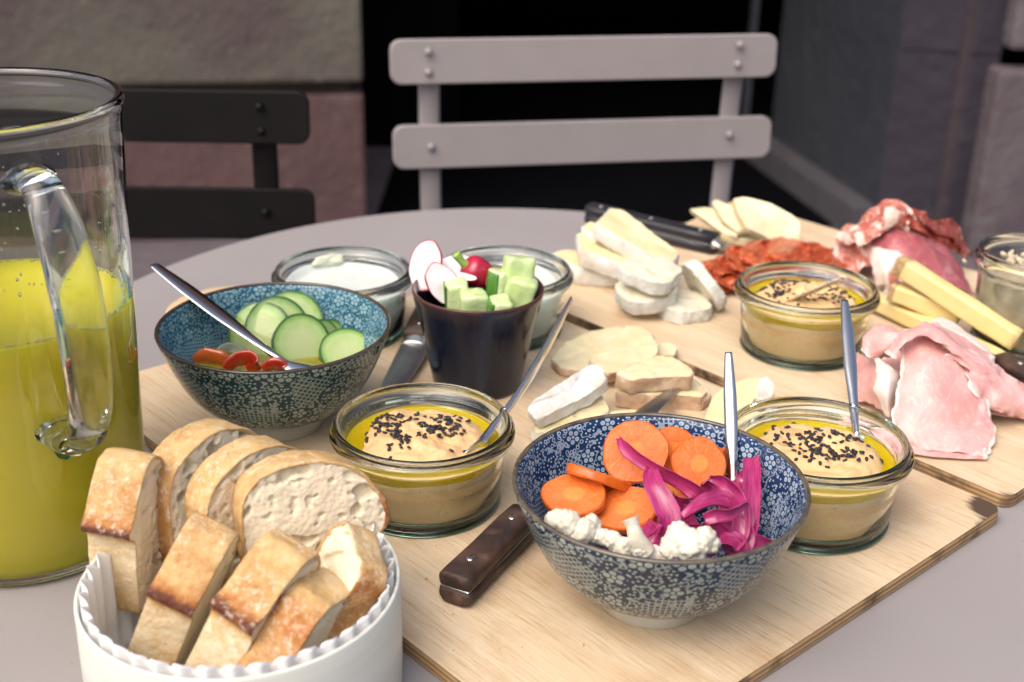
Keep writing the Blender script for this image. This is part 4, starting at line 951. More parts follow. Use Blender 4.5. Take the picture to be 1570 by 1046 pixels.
M['crust'] = crust_mat(); M['crumb'] = crumb_mat()
def bread(label, R0, A, U, T, prof, t, sd, grp='slices of white bread in the round box', holes=1.0):
    """prof: (a, u, toast) points in the slice plane, A and U its axes, T across the thickness, all from R0"""
    P = [R0 + A * a + U * u for a, u, _ in prof]; n = len(P); per = [(P[(i + 1) % n] - P[i]).length for i in range(n)]; tot = sum(per); N = 210; O, Q = [], []
    for j in range(N):
        d = tot * j / N; i = 0
        while d > per[i] and i < n - 1: d -= per[i]; i += 1
        f_ = min(1, d / per[i]); O.append(P[i].lerp(P[(i + 1) % n], f_)); Q.append(prof[i][2] * (1 - f_) + prof[(i + 1) % n][2] * f_)
    for _ in range(3): O = [(O[i - 1] + 2 * O[i] + O[(i + 1) % N]) / 4 for i in range(N)]
    C = sum(O, V((0, 0, 0))) / N; root = thing('bread_slice', label, 'bread', C, 0, grp)
    bulge = [1 + .03 * nz((i / N * 9, sd, 0), 1, sd) for i in range(N)]
    vv, ff, tc = [], [], []; rows = [(-.0005, .985), (.0002, 1.0), (.18 * t, 1.0), (.36 * t, 1.003), (.5 * t, 1.004), (.68 * t, 1.003), (.84 * t, 1.0), (t - .0002, 1.0), (t + .0005, .985), (t - .001, .945), (.5 * t, .935), (.001, .945)]
    for d, s in rows:
        for i, o in enumerate(O):
            q = (o - C) * s + T * d; w_ = q + C; rr = (o - C).normalized()
            k_ = .0010 * nz(w_, 55, sd) + .0006 * nz(w_, 150, sd + 2) + .00035 * nz(w_, 380, sd + 3); vv.append(q + rr * k_ * (1 if s > .96 else .3) + rr * (.0010 * max(0, Q[i] - .75) * 4)); tc.append(Q[i] + .10 * nz(w_, 40, sd + 8))
    m = len(rows)
    for a in range(m):
        for i in range(N): ff.append((a * N + i, a * N + (i + 1) % N, ((a + 1) % m) * N + (i + 1) % N, ((a + 1) % m) * N + i))
    o = mk('crust', vv, ff, M['crust'], root, col=tc); import bmesh
    b = bmesh.new(); b.from_mesh(o.data); bmesh.ops.recalc_face_normals(b, faces=b.faces); b.to_mesh(o.data); b.free()
    vv, ff = [], []; RG = 50; N2 = N
    def face(d0, sg):
        for j in range(RG + 1):
            s = .97 * (j / RG) if j else .004
            for i in range(0, N2):
                q = (O[i] - C) * s; w_ = q + C + T * (d0 * 3)
                wp = w_ + V((nz(w_, 60, sd), nz(w_, 60, sd + 2), nz(w_, 60, sd + 4))) * .004; big = noise.noise(w_ * 22 + V((sd, 0, 0))) * .16
                n1 = noise.noise(V((wp.x * 80, wp.y * 80, wp.z * 130)) + V((sd * 2.1, 0, 0))) + big; n2 = noise.noise(V((wp.x * 210, wp.y * 210, wp.z * 300)) + V((0, sd * 1.3, 0))) + big
                a1 = max(0, min(1, (n1 - .33) / .10)); a2 = max(0, min(1, (n2 - .30) / .12))
                h_ = (-.0036 * a1 * a1 * (3 - 2 * a1) - .0013 * a2 * a2 * (3 - 2 * a2)) * holes + .0007 * nz(w_, 70, sd) + .0003 * nz(w_, 300, sd)
                h_ *= min(1, (1 - s) * 14 + .15)
                vv.append(q + T * (d0 + sg * h_))
    face(.0004, -1); face(t - .0004, 1)
    K = (RG + 1) * N2
    for a in range(RG):
        for i in range(N2):
            j = (i + 1) % N2; ff.append((a * N2 + i, a * N2 + j, (a + 1) * N2 + j, (a + 1) * N2 + i)); ff.append((K + a * N2 + j, K + a * N2 + i, K + (a + 1) * N2 + i, K + (a + 1) * N2 + j))
    for i in range(N2): j = (i + 1) % N2; ff.append((RG * N2 + i, RG * N2 + j, K + RG * N2 + j, K + RG * N2 + i))
    ff.append(tuple(range(N2))[::-1]); ff.append(tuple(K + i for i in range(N2)))
    o = mk('crumb', vv, ff, M['crumb'], root); b = bmesh.new(); b.from_mesh(o.data); bmesh.ops.recalc_face_normals(b, faces=b.faces); b.to_mesh(o.data); b.free()
    return root
def front(label, r0, r1, far, low, sd, style=0, zr=.060, zf=.082, zl=.036, depth=1.0, tmul=1.0):
    R0, R1, F0, L0 = G(*r0, zr), G(*r1, zr), G(*far, zf), G(*low, zl)
    U = (R0 - L0).normalized(); T = (R1 - R0); T = (T - U * T.dot(U)); t = T.length * tmul; T = T.normalized()
    W = (F0 - R0); W = W - U * W.dot(U) - T * W.dot(T) * 1.0; wl = W.length; W = W.normalized(); uf = (F0 - R0).dot(U)
    k = max(.03, wl)
    if style == 0:
        pr_ = [(-.0018, .0008, 1.05), (0, .0035, .75), (k * .12, .007, .50), (k * .32, max(.013, uf * .62), .42), (k * .6, uf * .92 + .002, .38), (k * .92, uf * 1.02, .35), (k * 1.15, uf * .85, .4), (k * 1.3, uf * .3, .4), (k * 1.36, -.02, .5), (k * 1.3, -.045, .6), (k * 1.0, -.055, .6),
               (.012, -.056, .5), (.0030, -.050, .45), (.0022, -.035, .12), (.0026, -.02, .02), (.0032, -.0085, .10), (.0022, -.0045, .55), (-.0014, -.0028, .98)]
    else:
        pr_ = [(-.0004, .0, .62), (k * .15, .007, .35), (k * .4, uf * .6, .22), (k * .75, uf * .95, .15), (k * 1.05, uf * .98, .3), (k * 1.3, uf * .3, .4), (k * 1.36, -.02, .5), (k * 1.3, -.045, .6),
               (.012, -.056, .6), (.0010, -.050, .5), (.0004, -.035, .55), (.0006, -.02, .48), (.0002, -.006, .66)]
    return bread(label, R0, W, U, T, pr_, t, sd, holes=.6)
def arch(label, c, T, hw, up, dn, t, sd, lean=0.0, tl=.45, tr=.5, rcorner=False, skew=0.0):
    """upright slice, cut face towards the viewer; c = middle of that face; T points away from the viewer"""
    T = V(T).normalized(); U = V((0, 0, 1)) + T * lean; U = (U).normalized(); A = T.cross(U) * 1.0; A = A.normalized(); T2 = U.cross(A); T2 = T2 if T2.dot(T) > 0 else -T2
    if A.x < 0: A = -A
    pr_ = []
    for i in range(17):
        a = pi - pi * i / 16; x = cos(a); y = max(0, sin(a)) ** .78
        pr_.append((hw * x * (1.0 + .03 * y), up * y + skew * x * hw, tl * (1 - i / 16) + tr * i / 16 - .10 * y))
    if rcorner: pr_[-1] = (hw * 1.10, -.001 + skew * hw, 1.0); pr_[-2] = (hw * 1.02, up * .32 + skew * hw, .70); pr_ += [(hw * 1.06, -.008 + skew * hw, .95), (hw * .90, -.013 + skew * hw, .5)]
    else: pr_ += [(hw * .98, -.010, .5)]
    pr_ += [(hw * .6, -dn, .4), (0, -dn * 1.05, .4), (-hw * .8, -dn, .5), (-hw * .98, -dn * .5, .55)]
    return bread(label, V(c), A, U, T2, pr_, t, sd, holes=1.15)
arch('rearmost bread slice, tallest in the box, arched crust beside the teal bowl', G(338, 755, .062), (-.80, .60, 0), .032, .033, .045, .020, 21, lean=.05, tl=.55, tr=.25)
arch('middle of the three arched bread slices standing at the back of the box', G(402, 775, .062), (-.74, .67, 0), .032, .030, .045, .018, 22, lean=.08, tl=.5, tr=.3)
arch('largest bread slice, its holey cut face towards the viewer, dark crust corner at the right', G(480, 797, .064), (-.42, .91, 0), .0345, .030, .045, .019, 23, lean=.18, tl=.4, tr=.45, rcorner=True, skew=-.10)
front('bread slice standing alone at the left of the box, with a dark crust ridge', (128, 806), (200, 816), (205, 716), (140, 928), 31, zr=.068, zf=.094, zl=.020, tmul=1.0)
front('thick bread slice leaning at the front left with a brown ridge', (230, 905), (311, 915), (302, 822), (203, 975), 32, tmul=.95)
front('narrow front bread slice with the darkest burnt ridge, in the middle', (328, 921), (405, 944), (420, 826), (291, 999), 33, tmul=.95)
front('low front bread slice showing only brown bottom crust', (430, 914), (505, 928), (474, 868), (374, 1003), 34, style=1, zr=.062, zf=.072, zl=.040, tmul=.95)
front('small bread slice at the right edge of the box with a pale top', (550, 888), (609, 872), (552, 835), (497, 975), 35, style=1, zr=.062, zf=.074, zl=.036, tmul=.95)

rs = random.Random(3); it = []
for i in range(70):
    u, v = rs.choice(((rs.gauss(640, 60), rs.gauss(900, 50)), (rs.uniform(640, 1400), rs.uniform(840, 1020)), (rs.gauss(1000, 120), rs.gauss(640, 40)), (rs.gauss(900, 60), rs.gauss(480, 30))))
    p = G(u, v, 0); n_ = p.dot(ND); s_ = p.dot(LD)
    if not (.32 < n_ < .65 and -.77 < s_ < -.29): continue
    if min((p - B2).length - .03, (p - JA).length - .05, (p - JB).length - .05) < 0: continue
    s = rs.uniform(.0003, .0009); it.append((p + V((0, 0, s * .6)), (s * 1.3, s, s * .7), Euler((rs.random() * 3, 0, rs.random() * 6))))
blobs('bread_crumbs', it, M['crust'], label='stray bread crumbs scattered on the near serving board', cat='crumbs', kind='stuff')

# ---------------------------------------------------------------- cheeses
kw = dict(sss=.08, srad=(.01, .008, .004), sscale=.2)
M['brie'] = mat('brie_paste', (.72, .64, .40), (.66, .56, .30), sc=60, rough=.45, bump=.5, bsc=160, bd=.0012, **kw)
M['brie_rind'] = mat('white_rind', (.70, .69, .65), (.58, .46, .32), sc=55, rough=.8, bump=.9, bsc=200, lo=.45, hi=.8, bd=.0016, **kw)
M['goat'] = mat('goat_cheese', (.68, .65, .54), (.64, .57, .40), sc=60, rough=.6, bump=.7, bsc=180, bd=.0015, **kw)
M['goat_rind'] = mat('goat_cheese_rind', (.66, .66, .62), (.48, .48, .40), sc=110, rough=.8, bump=1.0, bsc=230, lo=.42, hi=.72, bd=.002, **kw)
M['sheep'] = mat('pale_hard_cheese', (.72, .66, .44), (.66, .58, .35), sc=50, rough=.4, bump=.15, bsc=250, **kw)
M['sheep_rind'] = mat('pale_hard_rind', (.66, .54, .33), (.55, .42, .24), sc=80, rough=.6, bump=.4, bsc=300)
M['tomme'] = mat('washed_rind_paste', (.74, .66, .44), (.68, .58, .34), sc=45, rough=.4, bump=.5, bsc=150, bd=.0012, **kw)
M['tomme_rind'] = mat('brown_pink_rind', (.40, .25, .15), (.60, .44, .30), sc=110, rough=.7, bump=.7, bsc=300, c3=(.22, .16, .12), sc3=260, lo3=.68, hi3=.76)
M['comte'] = mat('hard_yellow_cheese', (.76, .62, .30), (.72, .56, .23), sc=30, rough=.38, bump=.3, bsc=200, sss=.1, srad=(.012, .006, .002), sscale=.3)
M['comte_rind'] = mat('rough_brown_rind', (.36, .22, .10), (.52, .38, .20), sc=190, rough=.8, bump=.9, bsc=420, bd=.0012)
BR = [M['brie'], M['brie_rind']]; g_ = 'brie wedges on the far board'
dn = (0, 0, -1)
pslab('cheese_wedge', GL([(848, 388, .016), (866, 382, .017), (905, 388, .017), (960, 404, .017), (950, 414, .0165), (884, 410, .0165)]), .016, BR, 'lowest brie wedge lying flat at the left of the rear pile', 'cheese', g_, ext=dn, sm=0, k=12, nf=160, bulge=.0015, amp=.0008)
pslab('cheese_wedge', GL([(884, 358, .036), (900, 354, .037), (950, 372, .033), (1030, 410, .026), (1000, 412, .026), (955, 404, .029), (890, 384, .034)]), .0155, BR, 'middle brie wedge with a rounded white rind end, between two others', 'cheese', g_, ext=(.05, .1, -1), sm=0, k=12, nf=160, bulge=.0012, amp=.0008)
pslab('cheese_wedge', GL([(912, 343, .054), (935, 319, .056), (956, 322, .056), (1000, 356, .047), (1042, 388, .034), (1035, 399, .033), (1000, 392, .037), (945, 362, .048)]), .0150, BR, 'topmost long brie wedge pointing down to the right', 'cheese', g_, ext=(-.1, .25, -1), sm=0, k=12, nf=160, bulge=.0008, amp=.0007)
pslab('cheese_wedge', GL([(890, 348, .040), (904, 340, .042), (925, 345, .042), (915, 362, .040)]), .02, BR, 'small brie corner showing behind the two upper wedges', 'cheese', g_, ext=dn, amp=.0008)
GO = [M['goat'], M['goat_rind']]; g_ = 'goat cheese rounds on the far board'
disc('cheese_round', G(1050, 461, .0125), .0215, (0.02, -.04, 1), .0115, GO, 'bottom right round of goat cheese, lying flat on the board', 'cheese', g_, amp=.0014, bulge=.0005, wob=.22, seed=3)
disc('cheese_round', G(992, 437, .0245), .0252, (-.08, -.22, 1), .0125, GO, 'round of goat cheese beneath the top one, with a white front edge', 'cheese', g_, amp=.0014, bulge=.0005, wob=.22, seed=4)
disc('cheese_round', G(999, 411, .040), .0238, (.10, -.10, 1), .0115, GO, 'topmost round of goat cheese in the stack', 'cheese', g_, amp=.0014, bulge=.0005, wob=.22, seed=5)
disc('cheese_round', G(1086, 434, .020), .0240, (.80, .35, .52), .0100, GO, 'goat cheese round leaning on its edge beside the stack', 'cheese', g_, amp=.0014, bulge=.0005, wob=.22, seed=6)
pslab('cheese_crumb', GL([(1040, 404, .008), (1062, 396, .008), (1066, 402, .008), (1046, 410, .008)]), .007, BR, 'small crumbled bit of cheese behind the leaning goat cheese round', 'cheese crumb', ext=dn, amp=.0012)
SH = [M['sheep'], M['sheep_rind']]; g_ = 'pale hard cheese slices at the back'
pslab('cheese_slice', GL([(1095, 352, .012), (1120, 340, .014), (1160, 345, .014), (1186, 366, .012), (1150, 368, .012), (1100, 362, .012)]), .0075, SH, 'thick pale cheese slice lying flat beneath the others at the back', 'cheese', g_, ext=dn)
pslab('cheese_slice', GL([(1056, 320, .026), (1080, 317, .026), (1100, 322, .028), (1132, 362, .016), (1112, 360, .014), (1085, 340, .020)]), .0055, SH, 'leftmost pale cheese slice leaning at the back of the far board', 'cheese', g_)
pslab('cheese_slice', GL([(1091, 309, .036), (1098, 305, .037), (1126, 318, .034), (1148, 352, .022), (1130, 355, .020), (1108, 338, .026)]), .0055, SH, 'middle narrow pale cheese slice between the leftmost and the largest', 'cheese', g_)
pslab('cheese_slice', GL([(1124, 304, .044), (1140, 301, .045), (1182, 311, .044), (1217, 330, .036), (1228, 342, .030), (1226, 374, .014), (1206, 380, .013), (1172, 362, .022), (1146, 350, .030), (1131, 324, .038)]), .0065, SH, 'largest pale cheese slice draped over the others at the back right', 'cheese', g_)
TM = [M['tomme'], M['tomme_rind']]; g_ = 'sliced soft cheeses in the middle of the near board'
pslab('cheese_slice', GL([(844, 550, .0065), (868, 524, .0075), (905, 506, .009), (955, 500, .011), (975, 520, .011), (930, 556, .009), (893, 570, .0075), (858, 565, .0065)]), .0055, TM, 'broad flat cheese slice at the left of the near-board cheeses', 'cheese', g_, amp=.0012, nf=110)
pslab('cheese_slice', GL([(902, 553, .0145), (930, 530, .0165), (962, 498, .018), (994, 503, .018), (1008, 525, .017), (1009, 544, .015), (975, 562, .0135), (930, 575, .013)]), .0065, TM, 'upper overlapping cheese slice with a thin spotted rind', 'cheese', g_, amp=.0012, nf=110)
pslab('cheese_slice', GL([(1004, 527, .007), (1025, 524, .0075), (1040, 533, .0075), (1034, 545, .007), (1010, 545, .007)]), .006, TM, 'small cheese piece behind the stacked rind slices at the board seam', 'cheese', g_, ext=dn)
pslab('cheese_slice', GL([(943, 600, .013), (975, 588, .0135), (1030, 578, .0135), (1062, 577, .013), (1086, 600, .011), (1076, 611, .0105), (1050, 606, .0115), (985, 606, .012)]), .012, TM, 'lower thick cheese slice with a wide pinkish rind', 'cheese', g_, ext=(0, .05, -1), amp=.0015, nf=120)
pslab('cheese_slice', GL([(943, 573, .0255), (970, 556, .0270), (1005, 544, .0275), (1035, 548, .0265), (1064, 566, .0245), (1062, 577, .0235), (1020, 578, .0240), (965, 583, .0245)]), .0105, TM, 'upper thick cheese slice with a pinkish-brown rind side', 'cheese', g_, ext=(0, .1, -1), amp=.0015, nf=120)
pslab('cheese_slice', GL([(1068, 588, .0085), (1084, 592, .0085), (1090, 606, .008), (1078, 616, .0075), (1062, 600, .008)]), .007, TM, 'small rind end of cheese at the right of the stacked slices', 'cheese', g_, ext=dn, amp=.0008)
pslab('cheese_wedge', GL([(806, 626, .0235), (815, 616, .0265), (865, 583, .0315), (908, 557, .0340), (923, 562, .0330), (931, 583, .0290), (905, 603, .0250), (868, 622, .0225), (824, 643, .0200)]), .009, [M['brie_rind'], M['brie_rind']], 'white rinded brie piece leaning on another at the left', 'cheese', g_, ext=(.2, .3, -1), amp=.0012, nf=130)
pslab('cheese_wedge', GL([(815, 648, .012), (860, 628, .015), (905, 604, .0165), (925, 606, .0155), (935, 630, .012), (905, 648, .011), (850, 662, .010), (820, 664, .010)]), .010, BR, 'crumbly cream brie piece beneath the white rinded one', 'cheese', g_, ext=dn, amp=.0016, nf=150)
pslab('cheese_wedge', GL([(920, 636, .009), (940, 629, .010), (985, 628, .010), (1005, 636, .009), (980, 648, .008), (930, 650, .008)]), .008, BR, 'flat white cheese piece just behind the rim of the blue bowl', 'cheese', g_, ext=dn)
pslab('cheese_wedge', GL([(1078, 648, .013), (1092, 608, .019), (1110, 592, .0215), (1150, 577, .023), (1168, 577, .0225), (1160, 606, .018), (1140, 640, .013), (1110, 660, .010)]), .012, BR, 'cream brie wedge with a white rind behind the upright spoon', 'cheese', g_, ext=(-.1, .2, -1), amp=.0006)
pslab('cheese_wedge', GL([(1158, 604, .0200), (1164, 580, .0235), (1176, 576, .0235), (1188, 590, .0200), (1186, 606, .0170), (1172, 616, .0160)]), .010, [M['brie_rind'], M['brie_rind']], 'white rind end of the brie wedge next to the right-hand jar', 'cheese', g_, ext=dn, amp=.0008)
def bar(label, L0, L1, w_, h_, seed, rind=True, lean=0.0, up=(0, 0, 1)):
    """hard cheese stick; L0 and L1 are the ends of its upper front edge"""
    d = (L1 - L0); L = d.length; u = d.normalized(); s = V(up).cross(u).normalized(); s = s if s.y > 0 else -s; n = u.cross(s); n = n if n.z > 0 else -n
    n = (n + s * lean).normalized(); s = (s - n * s.dot(n)).normalized()
    t = thing('cheese_stick', label, 'cheese', L0, 0, 'sticks of hard yellow cheese')
    def blk(nm, a, b, m):
        vv, ff = [], []; sec = []
        for x, y in ((0, 0), (1, 0), (1, -1), (0, -1)): sec.append((x, y))
        R = []
        for i in range(4):
            x0, y0 = sec[i]; x1, y1 = sec[(i + 1) % 4]
            for j in range(8): R.append((x0 + (x1 - x0) * j / 8, y0 + (y1 - y0) * j / 8))
        for _ in range(1): R = [((R[i - 1][0] + 2 * R[i][0] + R[(i + 1) % 32][0]) / 4, (R[i - 1][1] + 2 * R[i][1] + R[(i + 1) % 32][1]) / 4) for i in range(32)]
        K = 20
        for q in range(K + 1):
            f_ = a + (b - a) * q / K; sh = .97 if q in (0, K) else 1
            for x, y in R:
                p = d * f_ + s * (w_ * (.5 + (x - .5) * sh)) + n * (h_ * (-.5 + (y + .5) * sh)); p += V((nz(p + L0, 80, seed), nz(p + L0, 80, seed + 1), nz(p + L0, 80, seed + 2))) * .0007
                if nm == 'rind': p += u * nz(p + L0, 260, seed) * .0012
                vv.append(p)
        for q in range(K):
            for i in range(32): ff.append((q * 32 + i, q * 32 + (i + 1) % 32, (q + 1) * 32 + (i + 1) % 32, (q + 1) * 32 + i))
        ff.append(tuple(range(31, -1, -1))); ff.append(tuple(K * 32 + i for i in range(32)))
        weld(mk(nm, vv, ff, m, t), 1e-7)
    if rind: blk('rind', -.001, .07, M['comte_rind']); blk('paste', .0705, 1, M['comte'])
    else: blk('paste', 0, 1, M['comte'])
    return t
bar('lowest yellow cheese stick lying flat on the board behind the ham', G(1300, 436, .017), G(1528, 545, .012), .013, .012, 3, rind=False)
bar('short yellow cheese stick with a crusty brown rind end, in the middle', G(1367, 437, .034), G(1474, 478, .024), .016, .014, 5)
bar('long yellow cheese stick lying on top, its crusty end up at the left', G(1376, 395, .056), G(1560, 512, .026), .012, .0155, 7)

# ---------------------------------------------------------------- cured sausage, dried ham, cooked ham
def meat(name, base, fat, dark, fsc, edge=.06, fatamt=.55, stretch=(1, 1, 1), rough=.28, vein=.55):
    k = NT(name); v = k.co((1, 1, 1)); uv = k.n('TexCoord').outputs['UV']; mp = k.n('Mapping'); k.l(uv, mp.inputs[0]); mp.inputs['Scale'].default_value = stretch
    sx = k.n('SeparateXYZ'); k.l(uv, sx.inputs[0])
    c = k.mix(k.ramp(k.noise(v, 50, 4), .3, .7), base, dark); st = k.noise(mp.outputs[0], fsc, 4, .5, .8)
    c = k.mix(k.m_('MULTIPLY', k.ramp(st, fatamt, fatamt + .08), .9), c, fat)
    vn = k.m_('SUBTRACT', 1, k.ramp(k.m_('ABSOLUTE', k.m_('SUBTRACT', k.noise(mp.outputs[0], fsc * 1.7, 3, .5, 1.2), .5)), .008, .030)); c = k.mix(k.m_('MULTIPLY', vn, vein), c, fat)
    ed = k.m_('MINIMUM', sx.outputs[1], k.m_('SUBTRACT', 1, sx.outputs[1])); ed = k.m_('ADD', ed, k.m_('MULTIPLY', k.m_('SUBTRACT', k.noise(v, 70, 3), .5), .06))
    if edge: c = k.mix(k.m_('SUBTRACT', 1, k.ramp(ed, edge * .8, edge)), c, fat)
    k.set(col=c, rough=rough + .06, sss=.12, srad=(.012, .004, .003), sscale=.2, coat=.08); k.bump(k.noise(v, 170, 5, .65), .6, .0016); return k.m
M['chor'] = meat('red_sausage', (.46, .055, .014), (.62, .19, .07), (.26, .02, .010), 6, 0, .52, (2, 2, 1))
M['dry'] = meat('dried_ham', (.52, .16, .11), (.78, .62, .54), (.36, .07, .045), 1.8, .17, .52, (1.2, 3, 1))
M['dry2'] = meat('dried_ham_dark', (.34, .055, .035), (.50, .22, .16), (.20, .026, .02), 1.2, .06, .68, (1, 3, 1))
M['loin'] = meat('cured_loin', (.40, .105, .115), (.52, .26, .25), (.31, .07, .085), 2, .02, .64, (1, 2, 1))
M['ham'] = meat('cooked_ham', (.74, .43, .40), (.82, .66, .60), (.64, .29, .27), 2.0, .055, .64, (1.5, 1.8, 1), rough=.28, vein=.28)
M['fatw'] = mat('white_fat', (.84, .75, .70), (.78, .62, .56), sc=60, rough=.35, bump=.3, bsc=200, sss=.3, srad=(.01, .006, .005), sscale=.3)
g_ = 'thin red sausage slices behind the rear jar'
rs = random.Random(5)
cl_ = [(1108, 420, .006, 1.35, 0), (1130, 428, .010, 1.0, .2), (1118, 405, .013, .9, -.2), (1150, 400, .016, 1.1, .1), (1175, 388, .022, 1.2, -.1), (1205, 385, .024, 1.2, .1), (1240, 392, .018, 1.2, .2), (1268, 400, .012, 1.1, 0), (1160, 415, .012, 1.2, .3), (1200, 402, .020, 1.3, -.2), (1225, 408, .014, 1.2, .1), (1140, 390, .020, .8, .2), (1115, 432, .005, 1.0, -.3)]
nm_ = ['lowest left', 'front left', 'upper left', 'glossy middle', 'rear middle', 'topmost', 'rear right', 'far right', 'middle lower', 'upper fold', 'right lower', 'curled left', 'front corner']
for i, (u, v, z, sc_, tw) in enumerate(cl_):
    du, dv = 34 * sc_, 17 * sc_; net = []
    for a in range(4):
        row = []
        for b in range(4):
            x, y = (b / 3 - .5) * 2, (a / 3 - .5) * 2; k = 1 - .25 * (x * x * y * y)
            row.append((u + du * x * k + dv * tw * y, v + dv * y * k + du * tw * .3 * x, max(.0015, z + .006 * sin(x * 2.4 + i) * cos(y * 2 + i * 1.7) + .003 * rs.uniform(-1, 1))))
        net.append(row)
    sheet('sausage_slice', net, .0013, M['chor'], f'{nm_[i]} thin red sausage slice in the pile behind the rear hummus jar', 'sausage slice', g_, n=(22, 22), seed=i, ruff=.0014, amp=.0008)
g_ = 'folded slices of dried ham and cured loin'
sheet('ham_slice', [[(1272, 398, .006), (1290, 350, .026), (1322, 345, .034), (1352, 372, .026), (1348, 430, .008)], [(1276, 430, .004), (1300, 382, .020), (1325, 372, .028), (1350, 395, .020), (1352, 445, .006)], [(1296, 446, .003), (1318, 412, .014), (1338, 402, .018), (1356, 420, .014), (1362, 455, .005)]], .0010, M['dry'], 'pink dried ham slice hanging at the left front of the heap', 'dried ham', g_, seed=1, ruff=.0030, amp=.0042, n=(50, 50))
sheet('ham_slice', [[(1282, 368, .022), (1310, 345, .040), (1340, 318, .060), (1358, 305, .070), (1392, 314, .068)], [(1290, 372, .026), (1318, 354, .043), (1350, 330, .060), (1380, 318, .066), (1402, 330, .060)], [(1302, 376, .028), (1330, 364, .040), (1362, 350, .050), (1394, 336, .054), (1408, 348, .048)]], .0010, M['dry'], 'topmost dried ham slice with a broad white band of fat', 'dried ham', g_, seed=2, ruff=.0030, amp=.0046, n=(60, 50))
sheet('ham_slice', [[(1372, 322, .062), (1405, 318, .062), (1432, 338, .052), (1458, 336, .046), (1466, 352, .036)], [(1376, 338, .056), (1402, 336, .056), (1432, 354, .044), (1455, 360, .036), (1474, 378, .022)], [(1386, 352, .046), (1410, 356, .046), (1438, 370, .036), (1454, 380, .026), (1470, 392, .014)]], .0011, M['dry2'], 'dark red dried ham slice folded over the back right of the heap', 'dried ham', g_, seed=3, ruff=.0036, amp=.0046, n=(60, 50))
sheet('ham_slice', [[(1335, 366, .034), (1372, 350, .046), (1408, 352, .044), (1440, 370, .034), (1470, 402, .016)], [(1338, 384, .028), (1375, 376, .038), (1410, 380, .036), (1448, 404, .024), (1485, 436, .008)], [(1345, 402, .020), (1380, 404, .026), (1412, 412, .024), (1450, 432, .014), (1496, 452, .003)]], .0013, M['loin'], 'broad purple-pink cured loin slice sloping down to the right', 'cured loin', g_, seed=4, amp=.0018, ruff=.0012)
sheet('ham_slice', [[(1334, 372, .030), (1350, 382, .032), (1372, 384, .034), (1392, 390, .030)], [(1338, 402, .022), (1354, 398, .030), (1376, 400, .030), (1388, 408, .026)], [(1340, 424, .012), (1356, 418, .022), (1370, 414, .024), (1382, 420, .020)], [(1346, 440, .004), (1362, 434, .012), (1374, 430, .014), (1384, 436, .010)]], .0020, M['fatw'], 'ruffled white fat edge of a ham slice at the centre of the heap', 'dried ham', g_, seed=5, ruff=.0018)
sheet('ham_slice', [[(1356, 424, .018), (1374, 414, .026), (1396, 420, .024), (1404, 436, .014)], [(1358, 436, .014), (1376, 426, .024), (1398, 434, .020), (1402, 448, .008)], [(1364, 448, .006), (1380, 444, .014), (1394, 450, .010), (1398, 458, .003)]], .002, M['dry'], 'small rolled dried ham fold just above the short cheese stick', 'dried ham', g_, seed=6, ruff=.001)
g_ = 'folded slices of cooked ham on the far board'
def z3(u, v): return (1100 + u / 2.4915, 460 + v / 2.4915)
def N3(net): return [[(*z3(a, b), c) for a, b, c in r] for r in net]
sheet('ham_slice', N3([[(700, 130, .052), (790, 140, .052), (880, 190, .046), (950, 245, .038), (1010, 300, .030)], [(700, 250, .040), (790, 250, .044), (880, 280, .040), (960, 330, .032), (1030, 390, .022)], [(680, 370, .026), (770, 370, .030), (870, 390, .028), (970, 430, .020), (1055, 470, .010)], [(668, 470, .014), (750, 480, .016), (850, 490, .015), (960, 510, .010), (1064, 520, .005)], [(700, 545, .005), (770, 568, .005), (860, 578, .005), (940, 588, .004), (1040, 590, .003)]]), .0013, M['ham'], 'broad smooth pink ham slice draped down towards the near board', 'cooked ham', g_, seed=1, ruff=.0022, amp=.0013, nf=42, n=(60, 60))
sheet('ham_slice', N3([[(548, 190, .040), (556, 130, .048), (610, 95, .054), (668, 100, .054), (690, 130, .050)], [(570, 215, .038), (575, 160, .046), (625, 125, .054), (680, 122, .056), (720, 118, .055)], [(600, 225, .034), (640, 195, .044), (690, 155, .052), (740, 125, .055), (800, 118, .054)], [(625, 205, .030), (670, 205, .036), (715, 170, .044), (770, 135, .050), (850, 150, .050)]]), .0013, M['ham'], 'curled ham fold forming a loop at the upper left of the pile', 'cooked ham', g_, seed=2, amp=.0020, ruff=.0020, n=(50, 50))
sheet('ham_slice', N3([[(640, 200, .044), (700, 135, .056), (770, 98, .060), (830, 100, .058), (930, 150, .050), (1050, 210, .040)], [(660, 218, .046), (710, 150, .058), (780, 112, .062), (850, 130, .059), (940, 190, .050), (1065, 260, .036)], [(676, 232, .044), (715, 170, .056), (790, 135, .060), (860, 170, .055), (950, 240, .044), (1060, 320, .028)]]), .0013, M['ham'], 'pale-edged ham fold running across the top of the pile', 'cooked ham', g_, seed=3, ruff=.0028, amp=.0020, n=(60, 40))
sheet('ham_slice', N3([[(535, 200, .022), (580, 225, .028), (620, 215, .034), (655, 255, .032)], [(520, 270, .014), (570, 290, .022), (620, 285, .030), (668, 310, .026)], [(500, 340, .006), (560, 350, .014), (620, 350, .022), (680, 360, .018)], [(520, 385, .003), (575, 395, .006), (620, 420, .008), (665, 440, .006)]]), .0013, M['ham'], 'crumpled ham piece at the left end of the pile, by the upright spoon', 'cooked ham', g_, seed=4, ruff=.0022, amp=.0020)
